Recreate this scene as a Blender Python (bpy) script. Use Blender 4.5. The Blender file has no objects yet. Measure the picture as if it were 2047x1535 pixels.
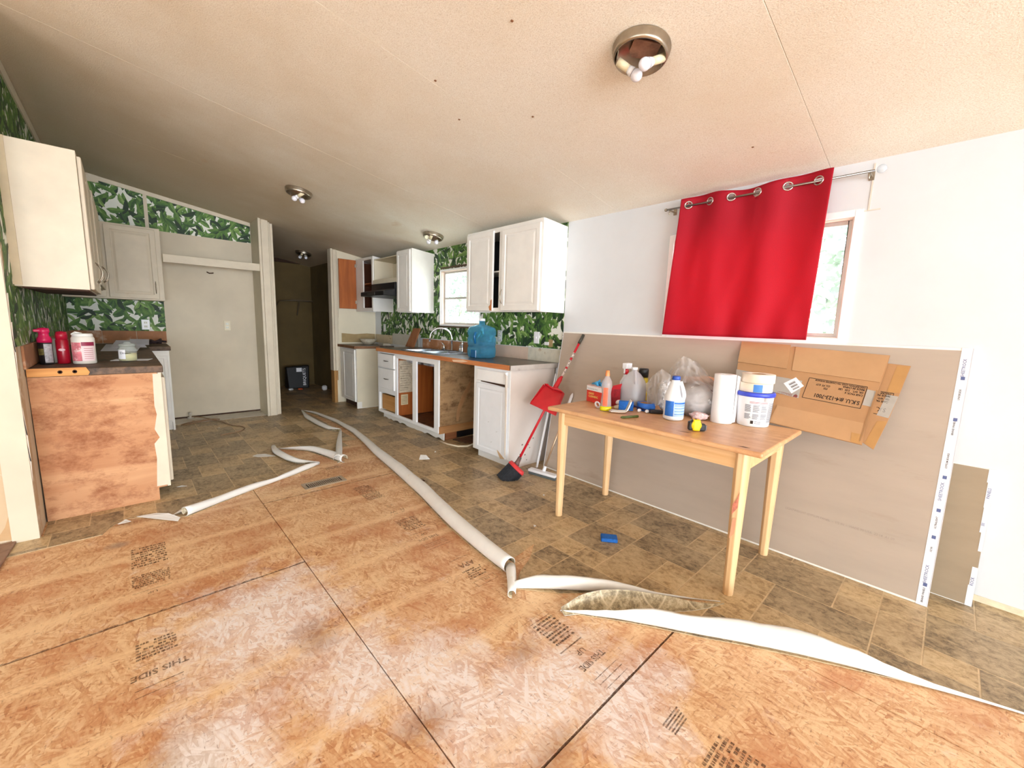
import bpy, bmesh, math, random
from mathutils import Vector, Matrix, noise
from mathutils.geometry import tessellate_polygon
PI = math.pi
R = random.Random(7)
C = bpy.context.scene.collection
SC = bpy.context.scene

# ---------------------------------------------------------------- camera
def make_camera():
    p, r, y = 0.142299740, -0.0312324220, 0.754281242
    cy, sy, cp, sp = math.cos(y), math.sin(y), math.cos(p), math.sin(p)
    fw = Vector((sy*cp, cy*cp, -sp)); rt = Vector((cy, -sy, 0)); dn = fw.cross(rt)
    rt2 = rt*math.cos(r) + dn*math.sin(r); dn2 = -rt*math.sin(r) + dn*math.cos(r)
    cam = bpy.data.cameras.new('camera'); cam.sensor_width = 36; cam.lens = 820.06*36/2047
    cam.clip_start = .02
    o = bpy.data.objects.new('camera', cam); C.objects.link(o)
    m = Matrix((rt2, -dn2, -fw)).transposed().to_4x4(); m.translation = (0, 0, 1.2685)
    o.matrix_world = m; SC.camera = o
make_camera()
# ---------------------------------------------------------------- world, lights, exposure
SC.view_settings.view_transform = 'Standard'; SC.view_settings.look = 'None'
SC.view_settings.gamma = 1; SC.view_settings.use_curve_mapping = False
SC.view_settings.exposure = 0.14
w = bpy.data.worlds.new('sky'); SC.world = w; w.use_nodes = True
bg = w.node_tree.nodes['Background']; bg.inputs[0].default_value = (.86, .93, 1, 1); bg.inputs[1].default_value = 9.0
def area(name, loc, rot, sx, sy, power, col=(1, 1, 1)):
    l = bpy.data.lights.new(name, 'AREA'); l.shape = 'RECTANGLE'; l.size = sx; l.size_y = sy
    l.energy = power; l.color = col
    o = bpy.data.objects.new(name, l); C.objects.link(o); o.location = loc; o.rotation_euler = rot; return o
area('daylight_door', (-1.1, -6.95, 1.0), (PI/2+.40, 0, 0), 6.4, 2.1, 440, (.84, .93, 1))
area('fill_living', (-5.4, -.4, 1.2), (PI/2+.4, 0, -PI/2), 3.6, 1.6, 135, (.87, .95, 1))  # added unseen fill from the left; the living-room wall has no window
def s2l(c):
    return tuple((v/255/12.92 if v <= 10.3 else ((v/255+.055)/1.055)**2.4) for v in c)

# ---------------------------------------------------------------- materials
class NT:
    def __init__(s, name):
        s.m = bpy.data.materials.new(name); s.m.use_nodes = True; s.t = s.m.node_tree
        s.b = s.t.nodes['Principled BSDF']; s.co = None
    def n(s, typ, **k):
        x = s.t.nodes.new(typ)
        for a, b in k.items():
            if a.startswith('_'): x.inputs[a[1:].replace('_', ' ')].default_value = b
            elif a.startswith('i') and a[1:].isdigit(): x.inputs[int(a[1:])].default_value = b
            else: setattr(x, a, b)
        return x
    def l(s, a, b): s.t.links.new(a, b)
    def coord(s):
        if not s.co: s.co = s.n('ShaderNodeTexCoord').outputs['Object']
        return s.co
    def mapping(s, scale=(1, 1, 1), rot=(0, 0, 0), loc=(0, 0, 0), vec=None):
        m = s.n('ShaderNodeMapping'); s.l(vec or s.coord(), m.inputs[0])
        m.inputs[1].default_value = loc; m.inputs[2].default_value = rot; m.inputs[3].default_value = scale
        return m.outputs[0]
    def noise(s, scale, vec=None, detail=4, rough=.6, dist=0):
        x = s.n('ShaderNodeTexNoise'); s.l(vec or s.coord(), x.inputs['Vector'])
        x.inputs['Scale'].default_value = scale; x.inputs['Detail'].default_value = detail
        x.inputs['Roughness'].default_value = rough; x.inputs['Distortion'].default_value = dist
        return x.outputs[0]
    def ramp(s, fac, stops):
        r = s.n('ShaderNodeValToRGB'); s.l(fac, r.inputs[0]); e = r.color_ramp.elements
        while len(e) < len(stops): e.new(.5)
        for q, (p, c) in zip(e, stops):
            q.position = p; q.color = (c, c, c, 1) if isinstance(c, (int, float)) else (*c, 1)
        return r.outputs[0]
    def mix(s, fac, a, b, mode='MIX'):
        x = s.n('ShaderNodeMix', data_type='RGBA', blend_type=mode)
        for i, v in ((0, fac), (6, a), (7, b)):
            if hasattr(v, 'is_linked'): s.l(v, x.inputs[i])
            elif isinstance(v, (int, float)): x.inputs[i].default_value = v
            else: x.inputs[i].default_value = (*v, 1)
        return x.outputs[2]
    def math(s, op, a, b=0., c=None):
        x = s.n('ShaderNodeMath', operation=op)
        for i, v in ((0, a), (1, b), (2, c)):
            if v is None: continue
            if hasattr(v, 'is_linked'): s.l(v, x.inputs[i])
            else: x.inputs[i].default_value = v
        return x.outputs[0]
    def bump(s, h, strength=.3, dist=.01):
        x = s.n('ShaderNodeBump'); s.l(h, x.inputs['Height']); x.inputs['Strength'].default_value = strength
        x.inputs['Distance'].default_value = dist; s.l(x.outputs[0], s.b.inputs['Normal'])
    def out(s, col=None, rough=None, metal=None):
        for v, i in ((col, 'Base Color'), (rough, 'Roughness'), (metal, 'Metallic')):
            if v is None: continue
            if hasattr(v, 'is_linked'): s.l(v, s.b.inputs[i])
            else: s.b.inputs[i].default_value = (*v, 1) if isinstance(v, tuple) else v
        return s.m
MT = {}
def mat(name, rgb, rough=.5, metal=0, var=.06, scale=8, bump=0, bscale=60, stain=None, samt=.5, sscale=3, trans=0, ior=1.45, stretch=(1, 1, 1), coat=0, sub=0):
    """plain procedural surface: base colour, soft variation, optional stains and fine bump"""
    if name in MT: return MT[name]
    t = NT(name); c = s2l(rgb)
    v = t.mapping(stretch)
    n = t.noise(scale, v)
    lo = tuple(x*(1-var*1.6) for x in c); hi = tuple(min(1, x*(1+var)) for x in c)
    col = t.ramp(n, [(.3, lo), (.7, hi)])
    if stain:
        f = t.ramp(t.noise(sscale, v, 6, .7), [(1-samt, 0), (min(1, 1-samt+.12), 1)])
        col = t.mix(f, col, s2l(stain))
    t.out(col, rough, metal)
    if bump: t.bump(t.noise(bscale, v, 3), bump, .003)
    if trans: t.b.inputs['Transmission Weight'].default_value = trans; t.b.inputs['IOR'].default_value = ior
    if coat: t.b.inputs['Coat Weight'].default_value = coat
    MT[name] = t.m; return t.m

def osb_material():
    t = NT('osb board'); co = t.coord(); H = V = None
    wob = t.n('ShaderNodeTexNoise'); t.l(co, wob.inputs['Vector']); wob.inputs['Scale'].default_value = 5; wob.inputs['Detail'].default_value = 1
    wv = t.n('ShaderNodeVectorMath', operation='MULTIPLY_ADD'); t.l(wob.outputs['Color'], wv.inputs[0]); wv.inputs[1].default_value = (.03, .03, 0); t.l(co, wv.inputs[2])
    fine = None
    for k, (ang, sx, sy) in enumerate(((.1, 60, 11), (.75, 12, 84), (1.35, 10, 72), (2.0, 14, 96), (2.6, 11, 80), (3.0, 9, 64), (.45, 13, 100))):
        vo = t.n('ShaderNodeTexVoronoi', feature='F1'); t.l(t.mapping((sx, sy, 0), (0, 0, ang), (k*3.7, k*1.3, 0), t.mapping((1, 1, 0), (0, 0, ang*1.7), (0, 0, 0), wv.outputs[0])), vo.inputs['Vector']); vo.inputs['Scale'].default_value = 1
        sp = t.n('ShaderNodeSeparateColor'); t.l(vo.outputs['Color'], sp.inputs[0])
        v = t.math('SUBTRACT', sp.outputs[1], t.math('MULTIPLY', vo.outputs['Distance'], .8))
        if H is None: H, V = sp.outputs[0], v
        else:
            sel = t.math('GREATER_THAN', sp.outputs[0], H); H2 = t.math('MAXIMUM', sp.outputs[0], H)
            V = t.math('ADD', t.math('MULTIPLY', sel, v), t.math('MULTIPLY', t.math('SUBTRACT', 1., sel), V)); H = H2
    fib = t.noise(1, t.mapping((26, 120, 1), (0, 0, .5)), 3, .7); fib2 = t.noise(1, t.mapping((110, 24, 1), (0, 0, .3)), 3, .7)
    big = t.noise(1.7, None, 5, .65)
    streak = t.noise(1, t.mapping((.5, 5, 0), (0, 0, .08), (0, .4, 0)), 4, .6)
    val = t.math('ADD', t.math('MULTIPLY', V, .27), t.math('MULTIPLY', t.math('ADD', fib, fib2), .36))
    val = t.math('ADD', val, t.math('MULTIPLY', big, .42)); val = t.math('ADD', val, t.math('MULTIPLY', streak, .40))
    col = t.ramp(val, [(.44, s2l((142, 92, 58))), (.57, s2l((188, 134, 92))), (.70, s2l((208, 160, 116))), (.92, s2l((230, 196, 154)))])
    f = t.ramp(t.noise(2.2, t.mapping((1, 1.4, 1), loc=(4, 2, 0)), 5, .65), [(.47, 0), (.60, 1)])
    col = t.mix(t.math('MULTIPLY', f, .5), col, s2l((184, 112, 66)))
    def blob(x, y, rx, ry):
        m = t.mapping((1/rx, 1/ry, 1), (0, 0, 0), (-x/rx, -y/ry, 0))
        mm = t.n('ShaderNodeVectorMath', operation='MULTIPLY'); t.l(m, mm.inputs[0]); mm.inputs[1].default_value = (1, 1, 0)
        d = t.n('ShaderNodeVectorMath', operation='LENGTH'); t.l(mm.outputs[0], d.inputs[0]); return t.math('MAXIMUM', t.math('SUBTRACT', 1.0, d.outputs[1]), 0.)
    def blobs(L):
        r = None
        for b in L: q = blob(*b); r = q if r is None else t.math('MAXIMUM', r, q)
        return r
    wn = t.noise(6, None, 7, .72)
    # paler joist bands
    sx_ = t.n('ShaderNodeSeparateXYZ'); t.l(co, sx_.inputs[0])
    pp = t.math('PINGPONG', t.math('ADD', sx_.outputs[1], t.math('MULTIPLY', big, .10)), .2035)
    bnd = t.math('MULTIPLY', t.ramp(pp, [(.012, 1), (.045, 0)]), t.ramp(sx_.outputs[1], [(.0, 0), (1., 1)]))
    col = t.mix(t.math('MULTIPLY', t.math('MULTIPLY', bnd, .8), t.ramp(fib, [(.3, .3), (.6, 1)])), col, s2l((236, 202, 158)))
    gb = blobs(((.02, 1.32, .22, .30), (-.12, 3.0, .1, .08)))
    col = t.mix(t.ramp(t.math('ADD', t.math('MULTIPLY', gb, .6), t.math('MULTIPLY', wn, .55)), [(.45, 0), (.75, .6)]), col, s2l((158, 146, 132)))
    # whitish blotches mixed over the boards in the foreground
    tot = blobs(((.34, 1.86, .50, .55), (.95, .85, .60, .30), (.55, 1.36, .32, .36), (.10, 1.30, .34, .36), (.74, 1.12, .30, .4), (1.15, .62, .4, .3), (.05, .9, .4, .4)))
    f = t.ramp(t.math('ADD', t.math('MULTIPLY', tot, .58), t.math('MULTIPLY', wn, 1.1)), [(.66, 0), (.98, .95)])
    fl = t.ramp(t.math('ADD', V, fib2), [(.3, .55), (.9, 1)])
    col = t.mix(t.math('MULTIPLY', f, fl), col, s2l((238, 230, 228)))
    # brown water stains
    db = blobs(((.47, 1.62, .16, .22), (.85, .66, .26, .12), (.60, 1.0, .22, .13), (1.05, 1.0, .16, .12), (-.06, 3.30, .20, .11), (-.06, 3.30, .20, .11)))
    f = t.ramp(t.math('ADD', t.math('MULTIPLY', db, .55), t.math('MULTIPLY', wn, .6)), [(.50, 0), (.85, .6)])
    col = t.mix(f, col, s2l((140, 92, 58)))
    g = t.ramp(fib, [(.30, 1), (.38, 0)]); g2 = t.ramp(fib2, [(.30, 1), (.38, 0)])
    col = t.mix(t.math('MULTIPLY', t.math('MAXIMUM', g, g2), .55), col, s2l((112, 66, 38)))
    t.bump(t.math('ADD', V, fib), .3, .002)
    t.out(col, t.ramp(fib, [(.3, .42), (.7, .62)])); return t.m

def vinyl_material(name, rgb, dark, light):
    t = NT(name)
    a = t.noise(34, t.mapping((1, .7, 1)), 8, .82, .5); b = t.noise(5, None, 4, .6)
    v = t.math('ADD', t.math('MULTIPLY', a, .75), t.math('MULTIPLY', b, .28))
    col = t.ramp(v, [(.42, s2l(dark)), (.50, s2l(rgb)), (.59, s2l(light))])
    g = t.ramp(t.noise(60, None, 5, .8), [(.62, 0), (.72, .5)])
    col = t.mix(g, col, s2l(dark))
    d = t.ramp(t.noise(1.3, t.mapping(loc=(2, 5, 0)), 5, .7), [(.5, 0), (.7, .35)])
    col = t.mix(d, col, s2l((116, 96, 70)))
    t.bump(a, .12, .001); t.out(col, .42); return t.m

def ceiling_material():
    t = NT('stippled ceiling board')
    n = t.noise(190, None, 3, .7); big = t.noise(.9, None, 5, .6)
    col = t.ramp(n, [(.30, s2l((222, 214, 198))), (.48, s2l((246, 240, 226))), (.68, s2l((254, 252, 242)))])
    f = t.ramp(big, [(.38, 0), (.75, .5)])
    col = t.mix(f, col, s2l((226, 206, 172)))
    # light falloff painted into the colour: browner toward the far left kitchen corner
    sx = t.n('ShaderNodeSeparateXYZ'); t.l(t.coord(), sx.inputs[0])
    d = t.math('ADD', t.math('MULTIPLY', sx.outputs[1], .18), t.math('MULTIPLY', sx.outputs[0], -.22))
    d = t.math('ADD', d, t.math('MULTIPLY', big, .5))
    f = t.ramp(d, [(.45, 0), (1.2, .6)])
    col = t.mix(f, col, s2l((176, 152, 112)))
    st = t.ramp(t.noise(4, t.mapping((1, .5, 1), loc=(1, 7, 0)), 4, .5), [(.68, 0), (.78, .5)])
    col = t.mix(st, col, s2l((206, 168, 120)))
    t.bump(n, .55, .004); t.out(col, .85); return t.m

def wood(name, c1, c2, scale=1, axis=1, rough=.45, stain=None):
    if name in MT: return MT[name]
    t = NT(name); s = [28*scale]*3; s[axis] = 1.6*scale
    n = t.noise(1, t.mapping(tuple(s)), 5, .6, .6); b = t.noise(2.2, None, 3)
    col = t.ramp(t.math('ADD', t.math('MULTIPLY', n, .75), t.math('MULTIPLY', b, .3)), [(.35, s2l(c1)), (.7, s2l(c2))])
    if stain:
        f = t.ramp(t.noise(6, t.mapping((1, 1, 1.6)), 7, .75), [(.48, 0), (.66, .8)]); col = t.mix(f, col, s2l(stain))
    t.bump(n, .1, .001); t.out(col, rough); MT[name] = t.m; return t.m

def glass_like(name, rgb, rough=.05, alpha=.35, gloss=True, bumpy=0):
    """thin clear sheet: mostly see-through, tinted, with surface reflections"""
    if name in MT: return MT[name]
    t = NT(name); tr = t.n('ShaderNodeBsdfTransparent'); tr.inputs[0].default_value = (*s2l(rgb), 1)
    t.out(s2l(rgb), rough); mx = t.n('ShaderNodeMixShader'); mx.inputs[0].default_value = alpha
    if bumpy: t.bump(t.noise(bumpy, None, 3), .8, .01)
    t.l(tr.outputs[0], mx.inputs[1]); t.l(t.b.outputs[0], mx.inputs[2])
    t.l(mx.outputs[0], t.t.nodes['Material Output'].inputs[0]); MT[name] = t.m; return t.m

WHITE = mat('dull white paint', (243, 241, 236), .45, var=.04, scale=4, stain=(196, 178, 150), samt=.34, sscale=2.2)
CREAM = mat('cream cabinet paint', (216, 204, 182), .5, var=.05, scale=5, stain=(196, 172, 136), samt=.36, sscale=2)
BRIGHT = mat('bright white paint', (246, 247, 248), .4, var=.03, scale=5, stain=(206, 200, 190), samt=.3, sscale=3)
SIDEP = mat('greige side panel', (222, 212, 204), .5, var=.04, scale=3)
WALLW = mat('white painted wall', (217, 220, 223), .6, var=.03, scale=2, stain=(216, 208, 190), samt=.36, sscale=.9, bump=.05)
WALLF = mat('beige stained wall', (212, 200, 178), .65, var=.08, scale=1.5, stain=(184, 160, 124), samt=.30, sscale=1.4, bump=.08)
WALLC = mat('ivory wall', (226, 216, 192), .6, var=.05, scale=2, stain=(200, 178, 140), samt=.38, sscale=1.6, bump=.05)
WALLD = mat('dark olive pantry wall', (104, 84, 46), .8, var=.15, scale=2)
TORN = mat('torn plaster wall', (196, 172, 140), .8, var=.08, scale=3, stain=(226, 216, 200), samt=.45, sscale=5, bump=.2, bscale=20)
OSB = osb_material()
CEIL = ceiling_material()
VIN = [vinyl_material('vinyl tile print light', (196, 168, 126), (156, 128, 90), (212, 188, 148)),
       vinyl_material('vinyl tile print mid', (180, 154, 116), (132, 110, 80), (202, 178, 140)),
       vinyl_material('vinyl tile print dark', (158, 137, 106), (106, 90, 68), (186, 164, 130))]
GROUT = mat('vinyl grout line', (212, 188, 150), .5, var=.15, scale=20)
def curl_inner():
    t = NT('vinyl print on curled sheet'); sx = t.n('ShaderNodeSeparateXYZ'); t.l(t.coord(), sx.inputs[0])
    a = t.noise(30, None, 7, .8); col = t.ramp(a, [(.42, s2l((128, 114, 88))), (.52, s2l((176, 160, 128))), (.62, s2l((204, 192, 164)))])
    ln = t.math('MINIMUM', t.math('PINGPONG', sx.outputs[0], .0757), t.math('PINGPONG', sx.outputs[1], .0767))
    col = t.mix(t.ramp(ln, [(.0022, 1), (.0045, 0)]), col, s2l((214, 200, 170))); t.out(col, .45); return t.m
CURLIN = curl_inner()
BACKING = mat('white vinyl backing', (228, 227, 224), .75, var=.03, scale=12, stain=(214, 202, 184), samt=.36, sscale=6)
PINE = wood('light pine', (214, 164, 108), (238, 200, 150), 1, 1)
PINEV = wood('light pine leg', (214, 168, 116), (238, 204, 158), 1, 2)
ORANGE = wood('orange varnished wood', (150, 76, 26), (186, 104, 44), .8, 2, .5)
BAREW = wood('bare stripped plywood', (176, 116, 76), (212, 164, 122), .22, 0, .75, stain=(140, 78, 42))
EDGEW = wood('raw counter edge wood', (176, 96, 48), (216, 146, 92), .8, 1, .7)
METAL = mat('brushed nickel', (176, 166, 150), .32, 1, var=.08, scale=30)
CHROME = mat('chrome', (220, 222, 226), .12, 1, var=.02)
BLACK = mat('black plastic', (22, 22, 24), .4, var=.1)
DARK = mat('dark hollow wood', (66, 38, 20), .8, var=.2)
CARD = mat('corrugated cardboard', (180, 136, 94), .8, var=.05, scale=6, bump=.1, bscale=120)
INK = mat('black ink', (52, 40, 30), .7)
def faded():
    t = NT('faded stamp ink'); t.out(s2l((92, 60, 40)), .7); tr = t.n('ShaderNodeBsdfTransparent'); mx = t.n('ShaderNodeMixShader')
    t.l(t.ramp(t.noise(55, None, 5, .8), [(.36, .12), (.62, .85)]), mx.inputs[0])
    t.l(tr.outputs[0], mx.inputs[1]); t.l(t.b.outputs[0], mx.inputs[2]); t.l(mx.outputs[0], t.t.nodes['Material Output'].inputs[0]); return t.m
FADED = faded()
REDINK = mat('red ink', (188, 48, 40), .7)
RED = mat('red plastic', (206, 28, 44), .35, var=.06, scale=6, coat=.2)
BLUE = mat('blue plastic', (30, 92, 190), .4, var=.05)
WPLAS = mat('white plastic', (238, 240, 244), .3, var=.02)
PAPER = mat('white paper', (236, 236, 240), .7, var=.03)
LEAFM = [mat('leaf print %d' % i, c, .6, var=.18, scale=30) for i, c in enumerate(((78, 118, 52), (112, 150, 74), (56, 92, 46), (142, 174, 98), (34, 58, 36), (96, 136, 60)))]
WPAPER = mat('wallpaper ground', (236, 238, 228), .55, var=.02)

# ---------------------------------------------------------------- mesh builder
class MB:
    def __init__(s): s.v = []; s.f = []; s.m = []; s.sm = []
    def add(s, v, f, mi=0, sm=False):
        o = len(s.v); s.v += [tuple(p) for p in v]
        for q in f: s.f.append([i+o for i in q]); s.m.append(mi); s.sm.append(sm)
        return s
    def box(s, x0, y0, z0, x1, y1, z1, mi=0):
        v = [(x, y, z) for z in (z0, z1) for y in (y0, y1) for x in (x0, x1)]
        return s.add(v, [(0, 2, 3, 1), (4, 5, 7, 6), (0, 1, 5, 4), (2, 6, 7, 3), (0, 4, 6, 2), (1, 3, 7, 5)], mi)
    def hexa(s, a, b, mi=0):      # two quads of corners
        return s.add(list(a)+list(b), [(3, 2, 1, 0), (4, 5, 6, 7), (0, 1, 5, 4), (1, 2, 6, 5), (2, 3, 7, 6), (3, 0, 4, 7)], mi)
    def prism(s, pts, vec, mi=0):
        n = len(pts); a = [Vector(p) for p in pts]; b = [p+Vector(vec) for p in a]
        f = [list(range(n))[::-1], list(range(n, 2*n))]+[(i, (i+1) % n, n+(i+1) % n, n+i) for i in range(n)]
        return s.add(a+b, f, mi)
    def tube(s, path, r, n=10, mi=0, caps=True, closed=False):
        P = [Vector(p) for p in path]; k = len(P); rr = r if isinstance(r, (list, tuple)) else [r]*k
        v = []; up = None
        for i in range(k):
            t = (P[(i+1) % k]-P[i-1]) if closed else (P[min(i+1, k-1)]-P[max(i-1, 0)])
            t.normalize()
            if up is None:
                up = Vector((0, 0, 1)) if abs(t.z) < .9 else Vector((1, 0, 0))
            a = (up-t*up.dot(t)).normalized(); b = t.cross(a); up = a
            for j in range(n):
                q = 2*PI*j/n; v.append(P[i]+(a*math.cos(q)+b*math.sin(q))*rr[i])
        f = []
        for i in range(k if closed else k-1):
            for j in range(n):
                f.append((i*n+j, i*n+(j+1) % n, ((i+1) % k)*n+(j+1) % n, ((i+1) % k)*n+j))
        s.add(v, f, mi, True)
        if caps and not closed:
            s.add([v[j] for j in range(n)], [list(range(n))[::-1]], mi); s.add(v[-n:], [list(range(n))], mi)
        return s
    def cyl(s, a, b, r0, r1=None, n=16, mi=0, caps=True): return s.tube([a, b], [r0, r0 if r1 is None else r1], n, mi, caps)
    def lathe(s, prof, c=(0, 0, 0), n=24, mi=0, sx=1, sy=1, M=None, a0=0, mfun=None):
        v = []; k = len(prof)
        for (r, z) in prof:
            for j in range(n):
                q = 2*PI*j/n+a0; p = Vector((r*math.cos(q)*sx, r*math.sin(q)*sy, z))
                if M: p = M @ p
                v.append(p+Vector(c))
        for i in range(k-1):
            f = [(i*n+j, i*n+(j+1) % n, (i+1)*n+(j+1) % n, (i+1)*n+j) for j in range(n)]
            s.add([], [], mi)
            o = len(s.v) if i == 0 else o
            if i == 0: s.v += [tuple(p) for p in v]
            for q in f: s.f.append([x+o for x in q]); s.m.append(mfun(i) if mfun else mi); s.sm.append(True)
        for q, rev in ((0, True), (k-1, False)):
            if prof[q][0] > 1e-5:
                idx = [o+q*n+j for j in range(n)]; s.f.append(idx[::-1] if rev else idx); s.m.append((mfun(0 if rev else k-2) if mfun else mi)); s.sm.append(False)
        return s
    def sphere(s, c, r, mi=0, n=14, sz=(1, 1, 1), M=None):
        prof = [(max(1e-6, r*math.sin(PI*i/(n//2))), -r*math.cos(PI*i/(n//2))*sz[2]) for i in range(n//2+1)]
        return s.lathe(prof, c, n, mi, sz[0], sz[1], M)
    def rings(s, f, a0, a1, b0, b1, levels, mi=0):
        v = [];
        for ins, d in levels:
            for a, b in ((a0+ins, b0+ins), (a1-ins, b0+ins), (a1-ins, b1-ins), (a0+ins, b1-ins)): v.append(f(a, b, d))
        q = []
        for i in range(len(levels)-1):
            for j in range(4): q.append((i*4+j, i*4+(j+1) % 4, i*4+4+(j+1) % 4, i*4+4+j))
        q.append((0, 3, 2, 1)); k = len(levels)*4-4; q.append((k, k+1, k+2, k+3))
        return s.add(v, q, mi)
    def xf(s, M, start=0):
        for i in range(start, len(s.v)): s.v[i] = tuple(M @ Vector(s.v[i]))
        return s
def origin(o):
    while o is not None:
        if 'org' in ORG.get(o.name, {}): return ORG[o.name]['org']
        o = o.parent
    return Vector((0, 0, 0))
ORG = {}
def obj(name, mb, mats, parent=None, bevel=0, solid=0, recalc=True, org=None, label=None, seg=1, subd=0):
    me = bpy.data.meshes.new(name)
    o0 = origin(parent) if parent is not None else (Vector(org) if org else Vector((0, 0, 0)))
    me.from_pydata([tuple(Vector(p)-o0) for p in mb.v], [], mb.f)
    for m in (mats if isinstance(mats, (list, tuple)) else [mats]): me.materials.append(m)
    for p, mi, sm in zip(me.polygons, mb.m, mb.sm): p.material_index = mi; p.use_smooth = sm
    if recalc:
        b = bmesh.new(); b.from_mesh(me); bmesh.ops.remove_doubles(b, verts=b.verts, dist=1e-6)
        bmesh.ops.recalc_face_normals(b, faces=b.faces); b.to_mesh(me); b.free()
    o = bpy.data.objects.new(name, me); C.objects.link(o)
    if parent is not None: o.parent = parent
    else: o.location = o0; ORG[o.name] = {'org': o0}
    if solid:
        q = o.modifiers.new('thickness', 'SOLIDIFY'); q.thickness = solid; q.offset = -1; q.material_offset = 1 if len(me.materials) > 1 else 0
    if bevel:
        q = o.modifiers.new('bevel', 'BEVEL'); q.width = bevel; q.segments = seg; q.limit_method = 'ANGLE'; q.angle_limit = .6
    if subd:
        q = o.modifiers.new('smooth', 'SUBSURF'); q.levels = subd; q.render_levels = subd
    if label: o['label'] = label
    return o
def tag(o, label, cat, group=None, kind=None):
    o['label'] = label; o['category'] = cat
    if group: o['group'] = group
    if kind: o['kind'] = kind
    return o
def thing(name, loc, label, cat, group=None):
    o = bpy.data.objects.new(name, None); o.empty_display_size = .1; C.objects.link(o); o.location = loc
    ORG[o.name] = {'org': Vector(loc)}
    return tag(o, label, cat, group)
def struct(name, mb, mats, **k):
    o = obj(name, mb, mats, **k)
    if o.parent is None: o['kind'] = 'structure'
    return o
def sgroup(name):
    o = bpy.data.objects.new(name, None); C.objects.link(o); o['kind'] = 'structure'; ORG[o.name] = {'org': Vector((0, 0, 0))}; return o
def text(body, size, m, parent, o, xd, yd, name='lettering', bold=0, align='LEFT', sx=1, lsp=1):
    cu = bpy.data.curves.new('t', 'FONT'); cu.body = body; cu.size = size; cu.align_x = align; cu.offset = bold; cu.space_line = lsp
    cu.resolution_u = 2
    ob = bpy.data.objects.new('t', cu); C.objects.link(ob); dg = bpy.context.evaluated_depsgraph_get(); dg.update()
    me = bpy.data.meshes.new_from_object(ob.evaluated_get(dg)); bpy.data.objects.remove(ob)
    xd = Vector(xd).normalized(); yd = Vector(yd).normalized(); zd = xd.cross(yd)
    M = Matrix((xd*sx, yd, zd)).transposed().to_4x4(); M.translation = Vector(o)-origin(parent)
    me.transform(M); me.materials.clear(); me.materials.append(m); me.name = name
    r = bpy.data.objects.new(name, me); C.objects.link(r); r.parent = parent; return r
FXM = lambda X: (lambda a, b, d: (X-d, a, b))      # faces -x, a along y
FYM = lambda Y: (lambda a, b, d: (a, Y-d, b))      # faces -y, a along x
FXP = lambda X: (lambda a, b, d: (X+d, a, b))      # faces +x
DOORL = [(0, 0), (0, .015), (.004, .019), (.045, .019), (.050, .013), (.060, .013), (.078, .018)]
FLATL = [(0, 0), (0, .013), (.005, .018), (.012, .018)]
def clip(poly, a, b, c):     # keep a*x+b*y<=c
    out = []
    for i in range(len(poly)):
        p, q = poly[i], poly[(i+1) % len(poly)]
        dp, dq = a*p[0]+b*p[1]-c, a*q[0]+b*q[1]-c
        if dp <= 0: out.append(p)
        if (dp < 0 < dq) or (dq < 0 < dp):
            t = dp/(dp-dq); out.append((p[0]+(q[0]-p[0])*t, p[1]+(q[1]-p[1])*t))
    return out
def ceil_z(x): return 2.19+.163*(2.945-x)
# ================================================================ SETTING
W, L, F, G = 2.945, -.441, 6.373, 5.962
# ---- subfloor of OSB panels
fl = sgroup('floor')
base = MB().box(-5.6, -7.1, -.10, 3.05, 9.0, -.022)
struct('subfloor_base', base, DARK, parent=fl)
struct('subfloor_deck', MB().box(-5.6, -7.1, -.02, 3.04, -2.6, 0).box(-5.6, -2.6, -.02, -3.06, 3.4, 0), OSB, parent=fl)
cols = [(-3.06, -1.84, 1.0), (-1.84, -.62, -.25), (-.62, .6, -.25), (.6, 1.82, .66), (1.82, 3.04, -.56)]
PANELS = []
for x0, x1, y0 in cols:
    y = y0-2.44*2
    while y < 9:
        a, b = max(y, -2.6), min(y+2.44, 8.9)
        if b > a+.05:
            m = MB().box(x0+.002, a+.0035, -.02, min(x1, 3.04)-.002, b-.0035, R.uniform(-.0006, .0006))
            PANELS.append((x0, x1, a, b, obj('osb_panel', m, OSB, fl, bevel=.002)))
        y += 2.44
# ---- stamped print on the boards
def panel_at(x, y):
    for x0, x1, a, b, o in PANELS:
        if x0 <= x <= x1 and a <= y <= b: return o
def stamp(body, x, y, size, sx=1, bold=0):       # printed upside-down as seen from the camera
    text(body, size, FADED, panel_at(x, y), (x, y, .0014), (-1, 0, 0), (0, -1, 0), 'stamp_print', bold, 'CENTER', sx)
def sbox(x0, y0, x1, y1):
    obj('stamp_print', MB().add([(x0, y0, .0014), (x1, y0, .0014), (x1, y1, .0014), (x0, y1, .0014)], [(0, 1, 2, 3)]), FADED, panel_at((x0+x1)/2, (y0+y1)/2), recalc=False)
def sframe(x0, y0, x1, y1, t=.002):
    sbox(x0, y0, x1, y0+t); sbox(x0, y1-t, x1, y1); sbox(x0, y0, x0+t, y1); sbox(x1-t, y0, x1, y1)
def block(x0, y0, x1, y1, rows, cols, seed):
    r = random.Random(seed); m = MB(); dy = (y1-y0)/rows
    for i in range(rows):
        x = x0
        while x < x1-.004:
            wd = r.uniform(.004, .016)
            if r.random() < .85: m.add([(x, y0+i*dy, .0014), (min(x+wd, x1), y0+i*dy, .0014), (min(x+wd, x1), y0+(i+.62)*dy, .0014), (x, y0+(i+.62)*dy, .0014)], [(0, 1, 2, 3)])
            x += wd+.003
    obj('stamp_print', m, FADED, panel_at((x0+x1)/2, (y0+y1)/2), recalc=False)
block(1.17, 2.70, 1.295, 2.99, 18, 3, 1)
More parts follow.
